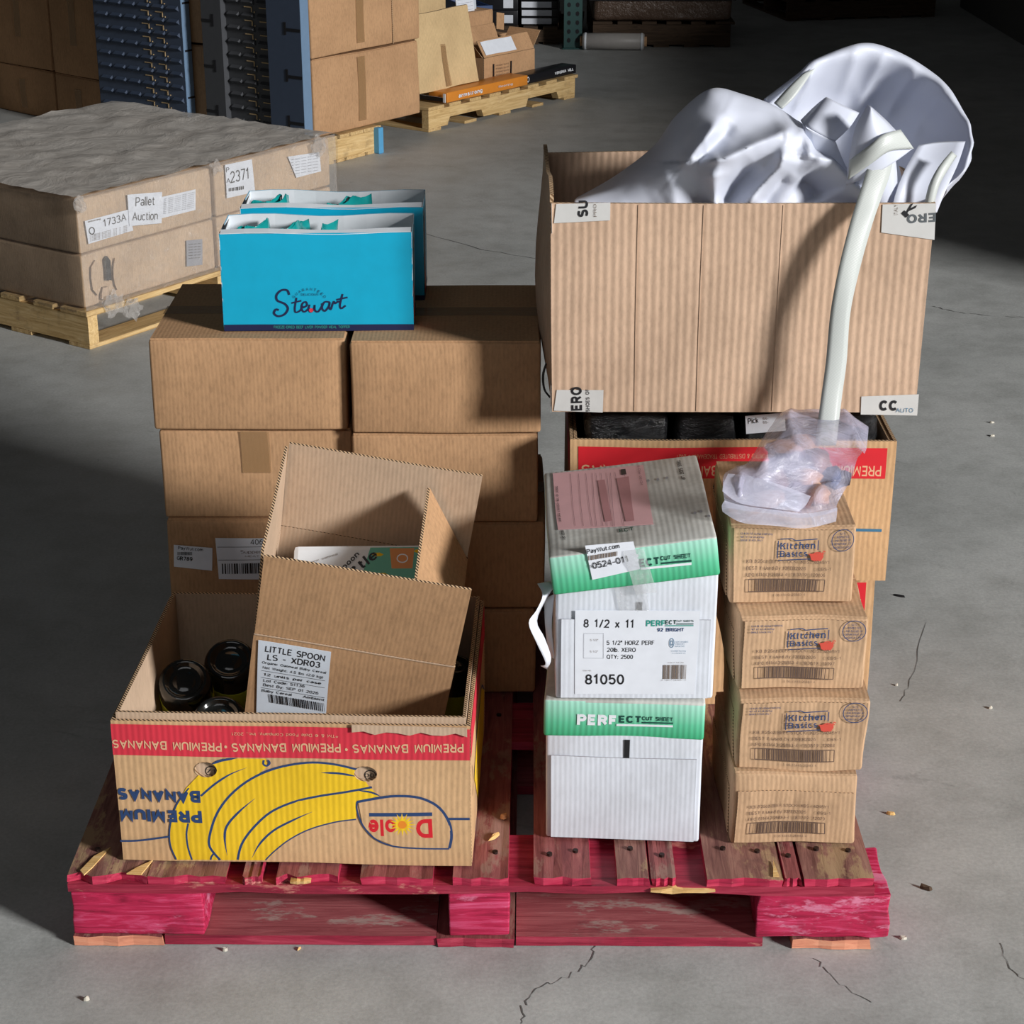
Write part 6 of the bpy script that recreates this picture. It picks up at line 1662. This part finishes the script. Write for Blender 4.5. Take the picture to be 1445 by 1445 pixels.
mb = MB(); mb.box(.03, .032, .18, .45, 0, .80); mb.build('face_sheet', M['steel_grey'], rp_)
mb = MB(); mb.box(0, .002, .0, .185, 0, .80); mb.build('side_plate', M['steel_blue'], rp_)
mb = MB(); mb.box(0, .002, .445, .560, 0, .80); mb.build('side_plate', M['steel_grey'], rp_)
mb = MB(); mb.box(0, .05, -.002, .0, 0, .80); mb.build('side_flange', M['steel_lit'], rp_)
mb = MB(); mb.box(.002, .032, .183, .185, 0, .80); mb.build('side_flange', M['steel_blue'], rp_)
mb = MB(); mb.box(.002, .032, .445, .447, 0, .80); mb.build('side_flange', M['steel_grey'], rp_)
for zz_ in (.02, .21, .40, .59):
    for y0, y1, sg in ((.0, .09, 1), (.50, .56, -1)):
        mb = MB(); mb.box(-.0022, .0, y0, y1, zz_ + .10, zz_ + .112); mb.build('notch', M['black_gloss'], rp_)
        yk = y1 if sg > 0 else y0
        mb = MB(); mb.box(-.0024, .0, yk - .012, yk, zz_ + .085, zz_ + .135); mb.build('notch', M['black_gloss'], rp_)
for r_ in range(14):
    for c_ in range(3):
        share(lipB, 'louver', M['steel_grey'], rp_, (.03, .195 + c_ * .085, .03 + r_ * .0555))
        if c_ < 2: share(ellm, 'slot', M['kraft_light'], rp_, (.027, .205 + c_ * .085, .062 + r_ * .0555 - .006))

# dark cartons on the far left
kd = Vector((math.cos(R(137)), math.sin(R(137)), 0))
def dk(s_, z):
    p = K0 + kv * 1.275 + kd * (s_ - 1.275); return (p.x, p.y, z)
GD = 'shaded brown cartons at the far left of the background'
k = 0
for z, h in ((.0 - .05, .275), (.228, .40)):
    for s0, s1 in ((1.275, 1.65), (1.672, 2.16)):
        p = dk(s0, z); w = (s1 - s0)
        lb = ['lower right one of the four shaded cartons at far left', 'lower left one of the four shaded cartons at far left', 'upper right one of the four shaded cartons at far left', 'upper left one of the four shaded cartons at far left'][k]
        t_ = thing('large_carton', lb, 'carton', (p[0], p[1], max(p[2], .002)), R(137), GD)
        wf = warpf(.006, 90 + k, 3); hh = h if z > 0 else .224
        # local y points forward out of the stack here, so build from y = -0.5 to 0
        V, F = rbox(w, .5, hh - .003, r=.008, step=.06, warp=wf, bulge=.004, o=(0, -.5, 0))
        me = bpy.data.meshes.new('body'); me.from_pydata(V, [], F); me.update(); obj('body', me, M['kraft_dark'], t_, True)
        for (y0, y1) in ((-.496, -.252), (-.248, -.004)): panel('top_flap', (.004, y0, hh - .0035), (w - .008, 0, 0), (0, y1 - y0, 0), (0, 0, .003), [M['kraft_dark'], M['kraft_dark']], t_, 6, 4, wf)
        panel('tape', (w * .45, .0045, hh * .35 if k > 1 else hh * .15), (.05, 0, 0), (0, 0, hh * .6), (0, .0005, 0), [M['tape']] * 2, t_, 2, 6, wf)
        k += 1

# ------------------------------------------------------------------ notched pine pallet with mixed goods
O2 = Vector((-.381, 8.657, 0)); A2 = R(52.4)
pu = Vector((math.cos(A2), math.sin(A2), 0)); pv = Vector((-math.sin(A2), math.cos(A2), 0))
def at2(x, y, z): return tuple(O2 + pu * x + pv * y + Vector((0, 0, z)))
pine_pallet('notched pine pallet with mixed open cartons in the background', at2(0, 0, 0), A2, 1.14, .95, True, 8, .112)
def simple_box(name, label, cat, loc, ang, w, d, h, mat, prints=None, group=None, body='body'):
    t_ = thing(name, label, cat, loc, ang, group)
    rbox_obj(body, w, d, h, M[mat], t_, r=.003, step=.08, warp=warpf(.002, w * 9, 3))
    if prints:
        q = Ink([(0, 0), (1000, 0), (1000, 100), (0, 100)], w, h, (0, -.002, 0), (1, 0, 0), (0, 0, 1), None, .0012); prints(q); q.build(t_)
    return t_
def pr1(q):
    q.text('armstrong', (130, 72), (420, 66), 40, 'ink_white', .03); q.text('flooring', (620, 60), (800, 60), 22, 'ink_white', 0, res=1)
t_ = simple_box('flat_box', 'orange flat box with white lettering on the front edge of the notched pallet', 'box', at2(.135, .0, .1145), A2, .615, .11, .046, 'orange', pr1)
panel('end_board', (-.004, .01, .003), (0, .2, 0), (0, 0, .02), (-.003, 0, 0), [M['black_gloss'], M['card_white']], t_, 3, 2)
panel('foam_corner', (-.006, .004, .002), (0, .012, 0), (0, 0, .040), (-.004, 0, 0), [M['card_white']] * 2, t_, 2, 2)
def pr2(q):
    q.ring(40, 50, 18, 28, .004, 'ink_white'); q.text('VIRGINIA MILL', (560, 64), (930, 60), 34, 'ink_white', .03)
simple_box('flat_box', 'black flat box with pale lettering at the right end of the notched pallet', 'box', at2(.758, .02, .1145), A2, .42, .09, .042, 'black_gloss', pr2)
# leaning pale board
lbd = thing('leaning_board', 'pale creased cardboard sheet leaning upright on the orange flat box', 'cardboard sheet', at2(.034, .08, .163), A2)
panel('sheet', (0, 0, 0), (.44, 0, 0), (.0, .05, .340), (0, .012, 0), [M['kraft_light'], M['edge_fine']], lbd, 10, 10, warpf(.006, 3, 5), lambda s, q_: Vector((-.05 * (s - .5) * q_, .0, .012 * s * q_)))
panel('tape', (.19, -.009, .01), (.035, 0, 0), (-.004, .067, .33), (0, -.0005, 0), [M['tape']] * 2, lbd, 2, 8, warpf(.006, 3, 5))
# small open carton
oc = thing('open_carton', 'small open carton with flaps spread and a white shipping label, on the notched pallet', 'carton', at2(.56, .12, .117), A2)
wf = warpf(.004, 5, 5); w, d, h, th = .405, .21, .135, .005
km = [M['kraft'], M['edge_fine']]
panel('front_panel', (0, 0, 0), (w, 0, 0), (0, 0, h), (0, th, 0), km, oc, 6, 4, wf); panel('back_panel', (0, d - th, 0), (w, 0, 0), (0, 0, h), (0, th, 0), km, oc, 6, 4, wf)
panel('side_panel', (0, th, 0), (0, d - 2 * th, 0), (0, 0, h), (th, 0, 0), km, oc, 6, 4, wf); panel('side_panel', (w - th, th, 0), (0, d - 2 * th, 0), (0, 0, h), (th, 0, 0), km, oc, 6, 4, wf)
panel('bottom_panel', (th, th, 0), (w - 2 * th, 0, 0), (0, d - 2 * th, 0), (0, 0, th), km, oc, 4, 4, wf)
ff = panel('front_flap', (.004, .0, h + .002), (w - .008, 0, 0), (0, .045, .075), (0, .004, 0), km, oc, 6, 4, wf)
panel('back_flap', (.004, d, h + .002), (w - .008, 0, 0), (.01, .05, .10), (0, .004, 0), km, oc, 6, 4, wf)
panel('side_flap', (0, .01, h + .002), (0, d - .02, 0), (-.07, 0, .07), (.004, 0, 0), km, oc, 4, 4, wf)
panel('side_flap', (w, .01, h + .002), (0, d - .02, 0), (.06, 0, .08), (-.004, 0, 0), km, oc, 4, 4, wf)
panel('shipping_label', (.02, .003, h + .012), (.24, 0, 0), (0, .036, .060), (0, -.001, .0005), [M['paper']] * 2, oc, 4, 3, wf)
q = Ink([(0, 0), (100, 0), (100, 40), (0, 40)], w, h, (0, -.004, 0), (1, 0, 0), (0, 0, 1), wf, .0015)
for x in (16, 50): q.quad(x, 10, x + 2, 28, 'ink_black')
for k in range(4): q.text('FRAGILE SLATE', (22, 14 + k * 4.5), (47, 14 + k * 4.5), 2, 'ink_fade', 0, res=1)
q.build(oc)
def plain_carton(label, x, y, z, w, d, h, mat='kraft', ang=A2, group=None):
    t_ = thing('cardboard_carton', label, 'carton', at2(x, y, z), ang, group); wf = warpf(.005, x * 5 + y, 4)
    rbox_obj('body', w, d, h - .003, M[mat], t_, r=.005, step=.05, warp=wf)
    for (y0, y1) in ((.003, d / 2 - .002), (d / 2 + .002, d - .003)): panel('top_flap', (.003, y0, h - .0035), (w - .006, 0, 0), (0, y1 - y0, 0), (0, 0, .003), [M[mat], M[mat]], t_, 4, 3, wf)
    return t_
c2_ = plain_carton('upright brown carton behind the small open carton on the notched pallet', .81, .41, .1145, .19, .22, .30)
panel('loose_flap', (.218, .0, .20), (.06, .0, -.01), (.004, 0, .08), (0, .004, 0), km, c2_, 3, 3, warpf(.004, 3, 6))
plain_carton('low brown carton at the rear right of the notched pallet', 1.02, .42, .1145, .12, .30, .17)
plain_carton('tall brown carton behind the pale leaning board', .44, .50, .1145, .30, .30, .52, 'kraft_light')
t_ = thing('paper_stack', 'white and pale blue printed sheets standing behind the leaning board', 'paper', at2(.58, .45, .40), A2)
panel('sheet', (.17, -.02, -.06), (.14, 0, 0), (.01, .03, .20), (0, .003, 0), [M['paper']] * 2, t_, 4, 4, warpf(.003, 2, 5))
panel('sheet', (.30, .0, -.10), (.07, .02, 0), (.01, .02, .24), (0, .006, 0), [M['paper_cool']] * 2, t_, 4, 4, warpf(.006, 4, 8))
q = Ink([(0, 0), (100, 0), (100, 100), (0, 100)], .14, .19, (.175, -.022, -.055), (1, 0, 0), (0, .15, 1), None, .001)
for k in range(7): q.stroke([(8, 30 + k * 9), (90, 30 + k * 9)], .0012, 'ink_softgrey')
q.build(t_, 'printed_lines')

# ------------------------------------------------------------------ far goods
fp = pine_pallet('dim wooden pallet under stacked black boxes at the far back', (-.17, 11.35, 0), R(-3), .56, .7, False, 5, .10, ('dark_wood', 'dark_wood'))
GX = 'black boxes with white labels at the far back'
n_ = 0
for ix, (x0, w) in enumerate(((-.155, .19), (.055, .215))):
    for k in range(7 if ix else 4):
        h = .046 if ix else .085
        z = .102 + k * (h + .0015)
        lb = ('%s black box with a white label in the right far stack' if ix else '%s black box with small white labels in the left far stack') % (['bottom', 'second from bottom', 'third from bottom', 'fourth from bottom', 'fifth from bottom', 'sixth from bottom', 'top'][k])
        t_ = thing('black_box', lb, 'box', (x0 + .004 * math.sin(k * 3), 11.40, z), R(-3), GX)
        rbox_obj('body', w, .35, h, M['black_gloss'], t_, r=.003, step=.1)
        if ix: panel('label', (.002, -.002, .006), (w * .82, 0, 0), (0, 0, h * .72), (0, -.0005, 0), [M['paper']] * 2, t_, 2, 2)
        else:
            panel('label', (w * .55, -.002, .012), (w * .30, 0, 0), (0, 0, h * .55), (0, -.0005, 0), [M['paper']] * 2, t_, 2, 2)
        q = Ink([(0, 0), (100, 0), (100, 40), (0, 40)], w * .8, h * .7, (.002, -.0035, .006), (1, 0, 0), (0, 0, 1), None, .0006)
        q.text('BOX 12', (20 if ix else 10, 28), (70 if ix else 52, 28), 14, 'ink_grey', .02, res=1) if False else None
rk = thing('rack_post', 'dark green perforated steel rack upright at the far back', 'rack post', (.30, 11.15, 0), 0)
mb = MB(); mb.box(0, .105, 0, .003, .008, 1.2); mb.build('front_web', M['rack_green'], rk)
mb = MB(); mb.box(0, .003, .003, .08, .008, 1.2); mb.build('side_web', M['rack_green'], rk)
mb = MB(); mb.box(.102, .105, .003, .08, .008, 1.2); mb.build('side_web', M['rack_green'], rk)
mb = MB(); mb.box(-.01, .115, -.02, .10, 0, .008); mb.build('foot_plate', M['rack_green'], rk, False, .002)
for k in range(20):
    for x in (.028, .077):
        mb = MB(); V = [(x + .011 * math.cos(a), y, .05 + k * .05 + .014 * math.sin(a)) for y in (-.0015, -.0002) for a in [i * math.pi / 4 for i in range(8)]]
        mb.add(V, [list(range(8)), list(range(8, 16))[::-1]] + [[i, i + 8, (i + 1) % 8 + 8, (i + 1) % 8] for i in range(8)]); mb.build('hole', M['black_gloss'], rk)
ro = thing('film_roll', 'pale grey roll of stretch film lying on the floor at the far back', 'roll', (.585, 11.12, .049), 0, None, (0, R(90), R(-4)))
lathe('wound_film', [(.040, -.178), (.046, -.175), (.047, 0), (.046, .175), (.040, .178)], M['wrap_grey'], ro)
lathe('core', [(.024, -.192), (.028, -.192), (.028, .192), (.024, .192)], M['kraft'], ro, 20)
lathe('end_band', [(.0475, -.168), (.0485, -.166), (.0485, -.158), (.0475, -.156)], M['card_white'], ro, 24)
lathe('end_band', [(.0475, .156), (.0485, .158), (.0485, .166), (.0475, .168)], M['card_white'], ro, 24)
def dark_load(label, plabel, loc, ang, w, d, hp, h):
    p_ = pine_pallet(plabel, loc, ang, w, d, False, 6, hp, ('dark_wood', 'dark_wood'), 'dark pallets at the far back')
    t_ = thing('wrapped_load', label, 'wrapped goods', (loc[0], loc[1], hp + .003), ang, 'dark wrapped loads at the far back')
    off = len(label)
    V, F = rbox(w, d, h, r=.03, step=.06)
    V = [tuple(Vector(v) + noise.noise_vector(Vector(v) * 4 + Vector((off, 0, 0))) * (.018 if v[2] > .02 else .004)) for v in V]
    me = bpy.data.meshes.new('wrapping'); me.from_pydata([(v[0], v[1], max(v[2], 0)) for v in V], [], F); me.update(); obj('wrapping', me, M['shroud'], t_, True)
    for zz_ in (.12, .3):
        mb = MB(); mb.box(-.022, w + .022, -.022, -.0205, zz_, zz_ + .015); mb.build('strap_band', M['black_gloss'], t_)
dark_load('dark wrapped load behind the pale film roll at the far back', 'dark pallet behind the pale film roll at the far back', (.47, 11.22, 0), R(0), .80, 1.0, .145, .42)
dark_load('dark wrapped load at the far right of the background, in deep shade', 'dark pallet at the far right of the background', (1.75, 12.3, 0), R(12), 1.0, .9, .13, .40)
t_ = thing('storage_tub', 'dull blue plastic tub partly hidden behind the upright brown carton', 'tub', (-.235, 10.25, .0), R(20))
mb = MB()
mb.add([(0, 0, 0), (.1, 0, 0), (.1, .3, 0), (0, .3, 0), (-.02, -.02, .36), (.12, -.02, .36), (.12, .32, .36), (-.02, .32, .36), (.01, .01, .01), (.09, .01, .01), (.09, .29, .01), (.01, .29, .01), (-.008, -.008, .36), (.108, -.008, .36), (.108, .308, .36), (-.008, .308, .36)],
       [(0, 3, 2, 1), (0, 1, 5, 4), (1, 2, 6, 5), (2, 3, 7, 6), (3, 0, 4, 7), (8, 9, 10, 11), (8, 12, 13, 9), (9, 13, 14, 10), (10, 14, 15, 11), (11, 15, 12, 8), (4, 5, 13, 12), (5, 6, 14, 13), (6, 7, 15, 14), (7, 4, 12, 15)])
mb.build('tub_body', plain('dull_blue_plastic', (44, 70, 120), .4), t_)
mb = MB(); mb.box(-.03, .13, -.03, -.018, .33, .36); mb.build('rim', M['ink_blue'], t_)
